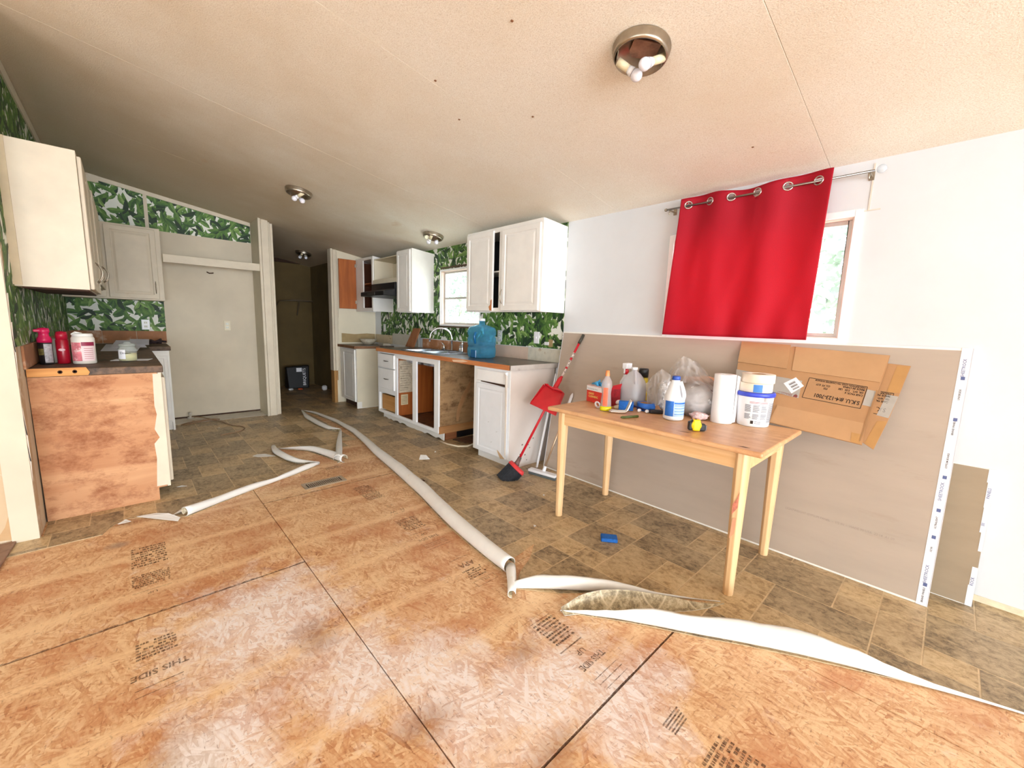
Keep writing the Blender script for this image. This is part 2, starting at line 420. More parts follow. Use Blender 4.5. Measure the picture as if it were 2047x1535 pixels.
for yy, tx, sz in ((2.545, '2  2', .03), (2.44, 'H   W', .04), (2.40, '24/16  EXP', .018)): stamp(tx, 1.25, yy, sz)
block(1.165, 2.13, 1.30, 2.30, 9, 3, 2)
sbox(1.15, 2.075, 1.29, 2.079); stamp('UP', 1.225, 2.055, .034, 1, .0006); stamp('THIS SIDE', 1.225, 2.00, .036, .85, .0006)
sbox(1.15, 1.925, 1.30, 1.929); stamp('SIZED FOR SPACING', 1.225, 1.915, .016); sbox(1.15, 1.892, 1.30, 1.895); sbox(1.16, 1.868, 1.30, 1.871)
stamp('APA', 1.235, 1.64, .05, 1, .001); stamp('THE ENGINEERED', 1.235, 1.70, .015); block(1.17, 1.50, 1.285, 1.585, 5, 2, 3)
sframe(1.165, 1.43, 1.29, 1.475); stamp('MILL', 1.23, 1.468, .025)
block(1.17, .93, 1.285, 1.075, 8, 3, 4); sframe(1.155, 1.08, 1.29, 1.105, .0015)
for k in range(9): sbox(1.165, .935+k*.018, 1.29, .937+k*.018)
sbox(1.15, .895, 1.28, .901); stamp('UP', 1.22, .865, .036, 1, .0006); stamp('THIS SIDE', 1.22, .81, .038, .85, .001)
for k in range(4): sbox(1.15, .735-k*.025, 1.29, .738-k*.025)
for k in range(5): sbox(1.175, .485-k*.010, 1.275-k*.004, .490-k*.010)
block(1.15, .12, 1.29, .36, 14, 2, 5); stamp('PANEL GRADE', 1.22, .10, .018)
sbox(-.07, 1.86, .06, 1.862); stamp('THIS SIDE', 0, 1.82, .042, .9, .001); sbox(-.07, 1.735, .06, 1.739); sbox(-.07, 1.70, .06, 1.703)
block(-.065, 1.90, .055, 2.01, 6, 2, 6); block(-.07, 2.45, .07, 2.58, 7, 2, 8); sbox(-.07, 2.40, .07, 2.403); stamp('UP', .0, 2.385, .03)
block(-.07, 2.66, .07, 2.90, 9, 2, 9); block(1.16, 3.50, 1.28, 3.56, 3, 2, 10)

def seam_grime(x0, x1, y, w=.004, seed=0):
    r = random.Random(seed); n = int((x1-x0)/.02); up = []; dn = []
    for i in range(n+1):
        x = x0+(x1-x0)*i/n; up.append((x, y+w*(.5+r.random()*1.6), .0011)); dn.append((x, y-w*(.5+r.random()*1.6), .0011))
    obj('seam_grime', MB().add(up+dn[::-1], [(i, i+1, 2*n-i, 2*n+1-i) for i in range(n)]), FADED, fl, recalc=False)
seam_grime(-.6, .6, 2.19, seed=1); seam_grime(.6, 1.8, 3.10, .003, seed=2); seam_grime(.6, 1.6, .66, .002, seed=3)
# ---- torn sheet vinyl
OSBP = [(1.71, 6.05), (1.80, 5.3), (1.80, 4.7), (1.72, 4.03), (1.64, 3.6), (1.565, 3.05), (1.48, 2.49), (1.395, 2.07), (1.363, 1.8), (1.345, 1.6),
        (1.335, 1.45), (1.46, 1.50), (1.665, 1.535), (1.53, 1.44), (1.40, 1.385), (1.29, 1.30), (1.43, 1.137), (1.605, .993), (1.71, .882), (1.80, .785), (1.96, .60),
        (1.80, .73), (1.60, .91), (1.46, 1.015), (1.33, 1.05), (1.421, .93), (1.513, .804), (1.577, .703), (1.651, .58), (1.759, .419), (1.86, .25),
        (1.946, .10), (2.018, -.026), (2.116, -.223), (2.27, -.6), (2.8, -2.0), (2.8, -2.55), (-3.2, -2.55), (-3.2, 3.1), (-.54, 3.19), (-.19, 3.20), (-.16, 3.28),
        (-.10, 3.37), (.03, 3.32), (.10, 3.22), (.20, 3.18), (.375, 3.28), (.49, 3.34), (.613, 3.407), (.775, 3.482), (.89, 3.526), (1.05, 3.60),
        (1.15, 3.69), (1.03, 3.80), (.995, 3.96), (.965, 4.2), (.984, 4.38), (1.10, 4.24), (1.20, 4.12), (1.26, 3.86), (1.31, 3.62), (1.43, 3.89),
        (1.547, 4.21), (1.70, 4.62), (1.645, 4.72), (1.635, 5.06), (1.64, 5.5)]
iA = OSBP.index((-.54, 3.19)); iB = OSBP.index((2.8, -2.0))
VREG = [(-.43, 3.375), (-.535, 3.37), (-.545, 3.19)]+OSBP[iA+1:]+OSBP[:iB+1]+[(2.94, -2.0), (2.94, 8.5), (-.43, 8.5)]
vf = thing('vinyl_flooring', (0, 0, 0), 'torn brown stone-tile patterned sheet vinyl peeled back over the wooden subfloor', 'flooring')
def fill(poly, z, m, name, parent, holes=None, th=0):
    t = tessellate_polygon([[Vector((x, y, 0)) for x, y in poly]])
    mb = MB().add([(x, y, z) for x, y in poly], [tuple(q) for q in t])
    if th:
        n = len(poly); o = len(mb.v); mb.v += [(x, y, z-th) for x, y in poly]
        for i in range(n): mb.f.append([i, (i+1) % n, o+(i+1) % n, o+i]); mb.m.append(0); mb.sm.append(False)
    return obj(name, mb, m, parent)
fill(VREG, .0035, GROUT, 'vinyl_sheet', vf, th=.002)
UX, UY = .0757, .0767
CELL = [(0, 0, 2, 2, 1), (0, 2, 2, 4, 0), (0, 4, 2, 6, 1), (0, 6, 5, 9, 1), (2, 0, 6, 4, 2), (2, 4, 5, 6, 0), (5, 4, 8, 9, 2), (6, 0, 8, 2, 0),
        (6, 2, 10, 4, 1), (8, 4, 10, 6, 1), (10, 4, 12, 6, 0), (8, 6, 12, 11, 2), (10, 2, 12, 4, 2)]
nt = 0; rest = MB()
for i in range(-4, 3):
    for j in range(-5, 13):
        for a, b, c, d, tone in CELL:
            x0, y0 = 1.72+(a+12*i)*UX, .467+(b+9*j)*UY; x1, y1 = 1.72+(c+12*i)*UX, .467+(d+9*j)*UY
            g = .0032; x0 += g; x1 -= g; y0 += g; y1 -= g
            if y0 < -.85 or x1 < -.6 or x0 > 2.95 or y0 > 8.4: continue
            p = VREG
            for h in ((-1, 0, -x0), (1, 0, x1), (0, -1, -y0), (0, 1, y1)):
                p = clip(p, *h)
                if len(p) < 3: break
            if len(p) < 3: continue
            # drop duplicate points
            q = [p[0]]
            for v in p[1:]:
                if abs(v[0]-q[-1][0])+abs(v[1]-q[-1][1]) > 1e-5: q.append(v)
            if len(q) < 3: continue
            ar = abs(sum(q[k][0]*q[(k+1) % len(q)][1]-q[(k+1) % len(q)][0]*q[k][1] for k in range(len(q))))/2
            if ar < .0004: continue
            if nt < 296 and y0 < 6.3 and not (y0 > 4.9 and x0 > 2.4):
                tn = tone if R.random() < .85 else R.choice((0, 1, 2))
                fill(q, .0044, VIN[tn], 'tile', vf, th=.0009); nt += 1
            else:
                t = tessellate_polygon([[Vector((x, y, 0)) for x, y in q]])
                rest.add([(x, y, .0044) for x, y in q], [tuple(k) for k in t], tone)
if rest.v:
    o = obj('tile_run', rest, VIN, vf); o['kind'] = 'stuff'

def curl(path, side, name='rolled_edge', thick=.0022, n=14, wob=.1, seed=0, mats=None):
    """path: (x, y, radius, arc degrees); sheet arrives flat, bends up and back over the side it came from"""
    r = random.Random(seed); pts = []
    P = [Vector((p[0], p[1], 0)) for p in path]
    # resample
    RS = []
    for i in range(len(P)-1):
        d = (P[i+1]-P[i]).length; k = max(2, int(d/.035))
        for q in range(k): t = q/k; RS.append((P[i].lerp(P[i+1], t), path[i][2]*(1-t)+path[i+1][2]*t, path[i][3]*(1-t)+path[i+1][3]*t))
    RS.append((P[-1], path[-1][2], path[-1][3]))
    # smooth centre line
    for _ in range(3):
        RS = [RS[0]]+[((RS[i-1][0]+RS[i][0]*2+RS[i+1][0])/4, (RS[i-1][1]+RS[i][1]*2+RS[i+1][1])/4, RS[i][2]) for i in range(1, len(RS)-1)]+[RS[-1]]
    mb = MB(); K = len(RS)
    for i, (p, rad, arc) in enumerate(RS):
        t = (RS[min(i+1, K-1)][0]-RS[max(i-1, 0)][0]).normalized(); nn = Vector((-t.y, t.x, 0))*side
        nz = noise.noise(Vector((i*.23, seed*3.7, 0)))
        A = math.radians(arc*(1+wob*nz*1.3+r.uniform(-.02, .02))); rd = rad*(1+.06*noise.noise(Vector((i*.11, seed, 4))))
        for j in range(n+1):
            f = A*j/n; q = rd*(1-.10*f/PI)
            c = p+nn*rd+Vector((0, 0, rd+.004))
            mb.v.append(tuple(c-nn*q*math.sin(f)-Vector((0, 0, 1))*q*math.cos(f)+Vector((0, 0, .0015*noise.noise(Vector((i*.4, j*.5, seed)))))))
    for i in range(K-1):
        for j in range(n): mb.f.append([i*(n+1)+j, i*(n+1)+j+1, (i+1)*(n+1)+j+1, (i+1)*(n+1)+j]); mb.m.append(0); mb.sm.append(True)
    if side > 0: mb.f = [q[::-1] for q in mb.f]
    o = obj(name, mb, mats or [BACKING, CURLIN], vf, recalc=False, solid=thick); return o
# side=+1: the sheet lies to the left of the walking direction
curl([(1.71, 6.03, .008, 120), (1.77, 5.75, .016, 180), (1.805, 5.1, .022, 220), (1.775, 4.5, .028, 240), (1.70, 4.03, .034, 260), (1.62, 3.6, .040, 270), (1.545, 3.05, .046, 280),
      (1.46, 2.49, .048, 285), (1.38, 2.07, .048, 285), (1.345, 1.8, .046, 285), (1.325, 1.6, .044, 285), (1.315, 1.42, .042, 285)], 1, seed=1, wob=.04)
curl([(1.335, 1.43, .030, 230), (1.27, 1.34, .026, 250), (1.21, 1.275, .022, 220)], 1, seed=2, wob=.3)
curl([(1.27, 1.295, .024, 150), (1.35, 1.22, .034, 190), (1.50, 1.07, .036, 190), (1.605, .975, .030, 185), (1.71, .865, .018, 160), (1.82, .755, .009, 120), (1.96, .60, .003, 80)], 1, seed=3)
curl([(1.965, .59, .01, 20), (1.85, .68, .05, 50), (1.70, .82, .07, 75), (1.56, .95, .075, 85), (1.43, 1.03, .06, 85), (1.33, 1.05, .03, 80)], 1, name='curled_flap', seed=4, wob=.05)
curl([(1.325, 1.05, .012, 90), (1.411, .92, .030, 110), (1.50, .79, .040, 150), (1.56, .69, .044, 175), (1.64, .565, .044, 175), (1.745, .405, .048, 190), (1.84, .25, .048, 190), (1.93, .09, .042, 160), (2.00, -.04, .030, 120), (2.10, -.235, .02, 80), (2.25, -.6, .01, 60)], 1, seed=5, wob=.12)
curl([(1.71, 4.64, .022, 200), (1.655, 4.78, .026, 300), (1.63, 5.06, .030, 310), (1.63, 5.5, .030, 310), (1.70, 6.0, .012, 250)], 1, seed=6, wob=.03)
curl([(1.325, 3.60, .038, 280), (1.43, 3.86, .034, 300), (1.55, 4.19, .028, 300), (1.71, 4.63, .014, 250)], 1, seed=7, wob=.03)
curl([(.985, 4.37, .008, 90), (1.10, 4.24, .020, 150), (1.20, 4.10, .028, 160), (1.26, 3.84, .034, 230), (1.31, 3.585, .036, 290)], 1, seed=8)
curl([(1.16, 3.675, .014, 200), (1.04, 3.79, .024, 290), (.995, 3.96, .030, 305), (.965, 4.2, .030, 305), (.985, 4.39, .022, 290)], 1, seed=9, wob=.03)
curl([(.20, 3.165, .032, 330), (.375, 3.265, .024, 220), (.49, 3.325, .025, 200), (.613, 3.39, .024, 180), (.775, 3.465, .017, 150), (.89, 3.51, .022, 200), (1.05, 3.59, .026, 215), (1.16, 3.67, .014, 120)], 1, seed=10, wob=.15)
def patch(pts, name, m, parent, z=.006, th=.002, label=None):
    return obj(name, MB().prism([(x, y, z+dz) for x, y, dz in pts], (0, 0, th)), m, parent, label=label)
patch([(-.04, 3.36, 0), (.0, 3.31, 0), (.145, 3.12, .004), (.16, 3.15, .012), (.11, 3.24, .02), (.05, 3.32, .01)], 'folded_flap', BACKING, vf)
patch([(.12, 3.23, .002), (.17, 3.28, .01), (.26, 3.33, .004), (.25, 3.31, .002), (.18, 3.25, .012)], 'folded_flap', BACKING, vf, .008)
# loose torn scraps
def scrap(pts, name, label, z=.006, m=BACKING, group=None):
    o = obj(name, MB().prism([(x, y, z+dz) for x, y, dz in pts], (0, 0, .002)), m); tag(o, label, 'scrap', group); return o
scrap([(.76, 4.255, 0), (.80, 4.28, .002), (.86, 4.245, .004), (.92, 4.14, 0), (.86, 4.15, .002), (.79, 4.20, 0)], 'vinyl_scrap', 'long white vinyl scrap lying on tiles left of the torn notch')
scrap([(.185, 3.785, 0), (.21, 3.76, .003), (.245, 3.765, 0), (.215, 3.79, .004)], 'vinyl_scrap', 'small curved white scrap on tiles beside the bare plywood cabinet')
scrap([(1.90, 3.25, .0), (1.935, 3.285, .03), (1.975, 3.25, .028), (1.985, 3.2, 0), (1.94, 3.21, .004)], 'vinyl_scrap', 'white curled chip standing on tiles in front of the open sink cabinet')
scrap([(-.125, 3.30, 0), (-.09, 3.33, .008), (-.065, 3.30, 0), (-.09, 3.285, .004)], 'plaster_chip', 'small white chip in the dark stained gap of the vinyl by the torn wall')
scrap([(1.63, 2.79, 0), (1.67, 2.79, .003), (1.67, 2.76, 0), (1.64, 2.755, .003)], 'dirt_clump', 'small dark clump on tiles right of the big white vinyl roll', m=DARK)
for x, y, l in ((2.20, 1.96, 'tiny white crumb on tiles near the squeegee'), (1.80, 1.67, 'tiny white crumb on tiles left of the slim table leg'), (.68, 5.58, 'tiny white crumb on tiles beside the coiled hose'), (2.13, 3.35, 'tiny white crumb on tiles under the empty dishwasher bay')):
    scrap([(x, y, 0), (x+.012, y+.016, .004), (x+.022, y+.004, 0), (x+.012, y-.006, .003)], 'debris_crumb', l, m=BACKING)
patch([(1.25, 3.34, 0), (1.27, 3.30, 0), (1.28, 3.34, 0)], 'lifted_chip', PAPER, vf, -.003, .001)

# ---- ceiling
ce = sgroup('ceiling')
ys = [-7.1, -6.26, -4.89, -3.52, -2.15, -.78, .59, 1.96, 3.33, 4.70, 6.07, 7.44, 8.8]
for a, b in zip(ys, ys[1:]):
    z0, z1 = ceil_z(-5.6), ceil_z(3.05)
    m = MB().hexa([(-5.6, a+.0006, z0), (3.05, a+.0006, z1), (3.05, b-.0006, z1), (-5.6, b-.0006, z0)], [(-5.6, a+.0006, z0+.02), (3.05, a+.0006, z1+.02), (3.05, b-.0006, z1+.02), (-5.6, b-.0006, z0+.02)])
    obj('ceiling_panel', m, CEIL, ce, bevel=.0012)
m = MB().hexa([(-5.6, -7.1, z0+.021), (3.05, -7.1, z1+.021), (3.05, 8.8, z1+.021), (-5.6, 8.8, z0+.021)], [(-5.6, -7.1, z0+.1), (3.05, -7.1, z1+.1), (3.05, 8.8, z1+.1), (-5.6, 8.8, z0+.1)])
struct('ceiling_deck', m, CEIL, parent=ce)
# ---- walls
def wall_x(name, x0, x1, holes, m, y0, y1, top=3.3):
    """wall slab with rectangular openings: holes = (y0,y1,z0,z1)"""
    mb = MB(); yy = y0
    for a, b, c, d in sorted(holes):
        mb.box(x0, yy, -.02, x1, a, top); mb.box(x0, a, -.02, x1, b, c); mb.box(x0, a, d, x1, b, top); yy = b
    mb.box(x0, yy, -.02, x1, y1, top); return struct(name, mb, m)
WIN_A = (.447, 1.470, 1.245, 1.915); WIN_B = (3.70, 4.50, 1.245, 1.912)
wr = wall_x('wall_right', W, W+.10, [WIN_A, WIN_B], WALLW, -7.1, 8.9, 2.22)
wl = struct('wall_left', MB().box(L-.10, 3.36, -.02, L, F+.1, 3.0), WALLF)
struct('wall_torn', MB().box(-5.6, 3.375, -.02, L+.001, 3.47, 3.8), TORN)
# torn stub edge: thin drywall corner with paper ripped away
st = MB()
zz = [.02, .12, .2, .33, .45, .6, .75, .9, 1.05, 1.2, 1.35, 1.6, 2.0, 2.6]
for a, b in zip(zz, zz[1:]):
    wd = R.uniform(.012, .055) if a > .3 else R.uniform(.0, .02)
    if wd > .02: st.box(L-wd, 3.369, a, L+.002, 3.377, b)
obj('torn_paper_edge', st, mat('bare white gypsum', (222, 210, 194), .8, var=.03), None, bevel=.004)['kind'] = 'structure'
for nm, pts, mm in (('bare_patch', [(-.60, .03), (-.50, .02), (-.462, .05), (-.455, .14), (-.475, .24), (-.50, .27), (-.53, .20), (-.56, .10)], ('tan bare paper', (196, 160, 118))),
                    ('plaster_patch', [(-.49, .52), (-.452, .50), (-.45, 1.0), (-.50, 1.02), (-.52, .90), (-.505, .74), (-.53, .68), (-.50, .60)], ('bare white gypsum', (222, 210, 194))),
                    ('bare_patch', [(-.60, 1.05), (-.48, 1.02), (-.47, 1.10), (-.50, 1.22), (-.60, 1.20)], ('tan bare paper', (196, 160, 118)))):
    obj(nm, MB().prism([(x, 3.3745, q) for x, q in pts], (0, -.0025, 0)), mat(*mm, .85, var=.06), bpy.data.objects['wall_torn'])
struct('wall_far', MB().box(L-.1, F, -.02, 1.27, F+.1, 3.0), WALLF)
struct('wall_partition_alcove', MB().box(1.266, G, -.02, 1.368, 8.6, 2.6), mat('column paint', (206, 196, 172), .55, var=.05, scale=3, stain=(178, 156, 118), samt=.36))
struct('trim_1', MB().box(1.262, G-.022, 0, 1.290, G-.001, 2.47).box(1.293, G-.018, 0, 1.372, G-.001, 2.455), CREAM, bevel=.003)
struct('trim_2', MB().box(1.370, 5.98, 0, 1.400, 6.06, 2.44).box(1.402, 5.995, 0, 1.432, 6.06, 2.43), CREAM, bevel=.003)
struct('wall_partition_stove', MB().box(2.30, 6.39, -.02, W, 6.48, 2.4), WALLC)
struct('trim_3', MB().box(2.262, 6.372, .5, 2.292, 6.50, ceil_z(2.28)).box(2.294, 6.366, .5, 2.345, 6.389, ceil_z(2.34)).box(2.345, 6.378, 1.3, 2.36, 6.389, 2.27), CREAM, bevel=.004)
struct('trim_4', MB().box(2.268, 6.374, 0, 2.296, 6.50, .5).box(2.298, 6.372, 0, 2.315, 6.389, .62).box(2.30, 6.376, .35, 2.33, 6.389, .56), wood('exposed stud wood', (150, 108, 58), (196, 150, 92), .8, 2, .8), bevel=.003)
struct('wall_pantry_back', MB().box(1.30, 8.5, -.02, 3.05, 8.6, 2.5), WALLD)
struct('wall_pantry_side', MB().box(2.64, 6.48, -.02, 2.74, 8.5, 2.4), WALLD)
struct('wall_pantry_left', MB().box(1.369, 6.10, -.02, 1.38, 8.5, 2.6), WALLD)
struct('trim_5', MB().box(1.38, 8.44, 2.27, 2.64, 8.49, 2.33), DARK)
struct('wall_left_living', MB().box(-5.65, -7.1, -.02, -5.55, 3.4, 3.8), WALLW)
# back wall with the glazed door opening that lights the room (behind the camera)
bw = MB().box(-5.6, -7.12, -.02, -4.4, -7.02, 3.8).box(-4.4, -7.12, 2.25, 2.2, -7.02, 3.8).box(2.2, -7.12, -.02, 3.05, -7.02, 3.8)
struct('wall_back', bw, WALLW)
# wall_left finish pieces
struct('trim_6', MB().box(-.44, 6.355, 2.62, -.1, 6.372, 2.70) , CREAM)
mb = MB()
for (xa, xb) in ((-.43, 1.262),):
    za, zb = ceil_z(xa), ceil_z(xb)
    mb.hexa([(xa, 6.358, za-.045), (xb, 6.358, zb-.045), (xb, 6.3725, zb-.045), (xa, 6.3725, za-.045)], [(xa, 6.358, za-.001), (xb, 6.358, zb-.001), (xb, 6.3725, zb-.001), (xa, 6.3725, za-.001)])
mb.box(.243, 6.362, 2.19, .275, 6.3725, ceil_z(.26)-.04)
struct('trim_7', mb, CREAM)
mb = MB()
mb.box(L, 3.50, 2.66, L+.012, F, 2.735)
struct('trim_8', mb, CREAM)
struct('header_board', MB().box(.345, G-.008, 1.832, 1.262, G+.012, 1.920), CREAM, bevel=.003)
struct('baseboard_far', MB().box(.33, 6.352, .004, 1.262, 6.372, .022), DARK)
struct('trim_9', MB().box(.33, 6.02, .0046, 1.262, 6.352, .0075), mat('scuffed white floor strip', (206, 200, 190), .7, var=.08, scale=6, stain=(150, 130, 104), samt=.45, sscale=5))
struct('baseboard_right', MB().box(W-.008, -2.4, .004, W-.0005, -.05, .035), mat('torn base paper', (226, 214, 186), .7, var=.1, scale=20), bevel=.002)
struct('threshold_board', MB().prism([(-.522, 3.45, .004), (-.545, 3.02, .004), (-.74, 2.98, .004), (-.74, 3.36, .004), (-.55, 3.36, .004)], (0, 0, .014)), mat('grey brown threshold', (150, 118, 100), .6, var=.1, stain=(90, 60, 44), samt=.4), bevel=.003)
# ---- wallpaper with printed leaves
def wallpaper(name, f, rects, parent, dens=440, seed=1, halfp=None, lift=1):
    r = random.Random(seed); sheets = MB(); prints = MB()
    for a0, a1, b0, b1 in rects:
        q = [(a0, b0), (a1, b0), (a1, b1), (a0, b1)]
        if halfp: q = clip(q, *halfp)
        sheets.add([f(a, b, .0008) for a, b in q], [tuple(range(len(q)))])
        n = int((a1-a0+.08)*(b1-b0+.08)*dens)
        for k in range(n):
            ca, cb = r.uniform(a0-.04, a1+.04), r.uniform(b0-.04, b1+.04)
            th = r.choice((.9, 2.2, -.9, .3, 1.5))+r.uniform(-.5, .5); ln = r.uniform(.050, .088); wd = ln*r.uniform(.26, .38); bend = r.uniform(-.3, .3)
            ax = [(-1, 0), (-.7, .62), (-.3, .95), (.15, .92), (.6, .55), (1, 0)]
            mi = r.choice((0, 0, 1, 2, 3, 4, 5, 5)); d = .0012+.0016*k/max(1, n)
            for sgn in (1, -1):
                pl = [(x, y*sgn) for x, y in ax]
                pl = [(x*ln, y*wd+bend*ln*(x*x-.3)) for x, y in pl]+([(x*ln, bend*ln*(x*x-.3)) for x in (.5, 0, -.5)])
                pl = [(ca+x*math.cos(th)-y*math.sin(th), cb+x*math.sin(th)+y*math.cos(th)) for x, y in pl]
                for h in ((-1, 0, -a0), (1, 0, a1), (0, -1, -b0), (0, 1, b1)):
                    pl = clip(pl, *h)
                    if len(pl) < 3: break
                if halfp and len(pl) >= 3: pl = clip(pl, *halfp)
                if len(pl) < 3: continue
                t = tessellate_polygon([[Vector((x, y, 0)) for x, y in pl]])
                m2 = mi if sgn > 0 else {0: 2, 1: 0, 2: 4, 3: 1, 4: 4, 5: 0}[mi]
                for tr in t: prints.add([f(*pl[i], d) for i in tr], [(0, 1, 2)], m2)
    s = obj(name, sheets, WPAPER, parent, recalc=False)
    p = obj('leaf_print', prints, LEAFM, s, recalc=False); p['kind'] = 'stuff'
    s['label'] = 'white wallpaper printed with green banana leaves'
    return s
wrr = [(2.462, 3.69, 1.06, 2.20), (3.69, 4.512, 1.06, 1.232), (3.69, 4.512, 1.926, 2.20), (4.512, 6.18, 1.06, 2.20)]
wallpaper('wallpaper', FXM(W), wrr, wr, seed=3)
wallpaper('wallpaper', FXP(L), [(3.372, F, 1.07, 2.66)], wl, seed=5)
wf = bpy.data.objects['wall_far']
wallpaper('wallpaper', FYM(F), [(L, .345, 1.07, 1.45), (L, .35, 2.16, 2.72), (.35, 1.262, 2.212, 2.6)], wf, seed=8, halfp=(.163, 1, 2.19+.163*2.945-.01))
# exposed backsplash board strips
SPL = MB
def strip(name, mb, m, label=None, parent=wr): return obj(name, mb, m, parent, bevel=.0015, label=label)
strip('backsplash_strip', MB().box(W-.008, 2.47, .93, W-.0005, 2.905, 1.055), mat('greenish torn paper', (208, 204, 188), .8, var=.1, scale=14, stain=(150, 120, 84), samt=.42, sscale=14), 'torn grey green paper strip')
strip('backsplash_strip', MB().box(W-.010, 2.908, .93, W-.0005, 3.56, 1.055), mat('pinkish board', (210, 186, 168), .7, var=.05, stain=(170, 130, 100), samt=.38, sscale=5), 'pinkish beige strip')
bt = mat('brown glue stained board', (176, 122, 84), .7, var=.15, scale=6, stain=(206, 176, 152), samt=.45, sscale=6)
for a, b in ((3.562, 3.86), (3.865, 4.22), (4.225, 4.556), (4.56, 4.925)): strip('backsplash_board', MB().box(W-.010, a, .93, W-.0005, b, 1.050), bt)
strip('backsplash_strip', MB().box(W-.012, 5.03, .93, W-.0005, 5.79, 1.092), mat('grey splash board', (196, 192, 180), .6, var=.05), 'grey board strip')
strip('backsplash_strip', MB().box(W-.010, 5.80, .93, W-.0005, 6.38, 1.06), mat('patchy cream', (206, 190, 158), .7, var=.1, stain=(160, 130, 90), samt=.45, sscale=8))
obj('torn_patch', MB().prism([(2.40, 6.388, .93), (2.40, 6.388, 1.07), (2.60, 6.388, 1.055), (2.80, 6.388, 1.068), (2.93, 6.388, 1.06), (2.93, 6.388, .93)], (0, -.004, 0)), mat('tan torn patch', (170, 146, 104), .8, var=.1), bpy.data.objects['wall_partition_stove'])
strip('backsplash_board', MB().box(L+.0005, 3.55, .935, L+.012, 6.36, 1.068), bt, parent=wl)
for a, b in ((L+.01, -.20), (-.195, .08), (.085, .343)): strip('backsplash_board', MB().box(a, F-.012, .935, b, F-.0005, 1.072), bt, parent=wf)
# ---- windows
def window(name, hole, sash, x0=W, slider=False, cw=.03):
    y0, y1, z0, z1 = hole; o = sgroup(name)
    fr = MB()
    t = .022
    for a in ((y0-cw, y0+.006, z0-cw, z1+cw), (y1-.006, y1+cw, z0-cw, z1+cw)): fr.box(x0-.012, a[0], a[2], x0-.0005, a[1], a[3])
    fr.box(x0-.012, y0+.006, z1-.006, x0-.0005, y1-.006, z1+cw).box(x0-.016, y0+.006, z0-cw, x0-.0005, y1-.006, z0+.006)
    obj('window_casing', fr, BRIGHT, o, bevel=.003)
    jm = MB().box(x0, y0, z0, x0+.10, y0+.012, z1).box(x0, y1-.012, z0, x0+.10, y1, z1).box(x0, y0+.012, z0, x0+.10, y1-.012, z0+.012).box(x0, y0+.012, z1-.012, x0+.10, y1-.012, z1)
    obj('window_jamb', jm, mat('pinkish jamb', (226, 204, 190), .6, var=.05), o)
    s = MB(); xx = x0+.045; al = mat('aluminium sash', (200, 198, 192), .4, .3, var=.03)
    s.box(xx, y0+.012, z0+.012, xx+.02, y0+.036, z1-.012).box(xx, y1-.036, z0+.012, xx+.02, y1-.012, z1-.012)
    s.box(xx, y0+.036, z0+.012, xx+.02, y1-.036, z0+.034).box(xx, y0+.036, z1-.034, xx+.02, y1-.036, z1-.012)
    if sash: s.box(xx-.008, y0+.036, sash-.012, xx+.02, y1-.036, sash+.012)
    if slider: s.box(xx-.006, (y0+y1)/2-.012, z0+.034, xx+.02, (y0+y1)/2+.012, z1-.034)
    obj('window_frame', s, al, o, bevel=.002)
    gl = glass_like('window glass', (245, 250, 250), .05, .06)
    if sash:
        obj('pane', MB().box(xx+.006, y0+.036, sash+.012, xx+.010, y1-.036, z1-.034), gl, o); obj('pane', MB().box(xx+.004, y0+.036, z0+.034, xx+.008, y1-.036, sash-.012), gl, o)
    elif slider:
        m_ = (y0+y1)/2
        obj('pane', MB().box(xx+.006, y0+.036, z0+.034, xx+.010, m_-.012, z1-.034), gl, o); obj('pane', MB().box(xx+.004, m_+.012, z0+.034, xx+.008, y1-.036, z1-.034), gl, o)
    return o
window('window_1', WIN_B, 1.575, cw=.012)
window('window_2', WIN_A, None, slider=True)
struct('window_rail', MB().box(W-.006, 3.66, 1.935, W-.0012, 4.50, 1.955).box(W-.03, 3.67, 1.216, W-.0012, 4.53, 1.234), mat('dark sill', (92, 74, 56), .7, var=.1))
# painted battens around the curtain window
struct('trim_10', MB().box(W-.003, .395, 1.93, W-.0005, .402, 2.17).box(W-.004, .35, 1.93, W-.0005, .42, 1.936), mat('batten off-white paint', (218, 210, 196), .6, var=.04))
# ================================================================ KITCHEN
ZC = .93
CTOP = mat('dark mottled laminate', (104, 92, 82), .28, var=.3, scale=22, stain=(62, 54, 48), samt=.5, sscale=9)
CTOPL = mat('dark brown laminate', (104, 80, 60), .6, var=.3, scale=22, stain=(58, 46, 38), samt=.5, sscale=9)
MARB = mat('grey veined laminate edge', (196, 188, 180), .5, var=.08, scale=12, stain=(128, 112, 98), samt=.42, sscale=9, stretch=(1, 2, .7))
SLATE = mat('blue grey worn laminate', (140, 142, 150), .3, var=.2, scale=12, stain=(92, 88, 84), samt=.5, sscale=5)
def door(mb_f, a0, a1, b0, b1, m, parent, levels=DOORL, name='door', label=None):
    return obj(name, MB().rings(mb_f, a0, a1, b0, b1, levels), m, parent, bevel=.0015, label=label)
def bow(f, a, b0, b1, parent, m=METAL, name='handle', horiz=False, out=.022, label=None):
    p = []
    for i in range(9):
        t = i/8; d = .001+out*math.sin(PI*t)**.7; q = b0+(b1-b0)*t
        p.append(f(q, a, d) if horiz else f(a, q, d))
    return obj(name, MB().tube(p, [.003+.0025*math.sin(PI*i/8) for i in range(9)], 8), m, parent, label=label)
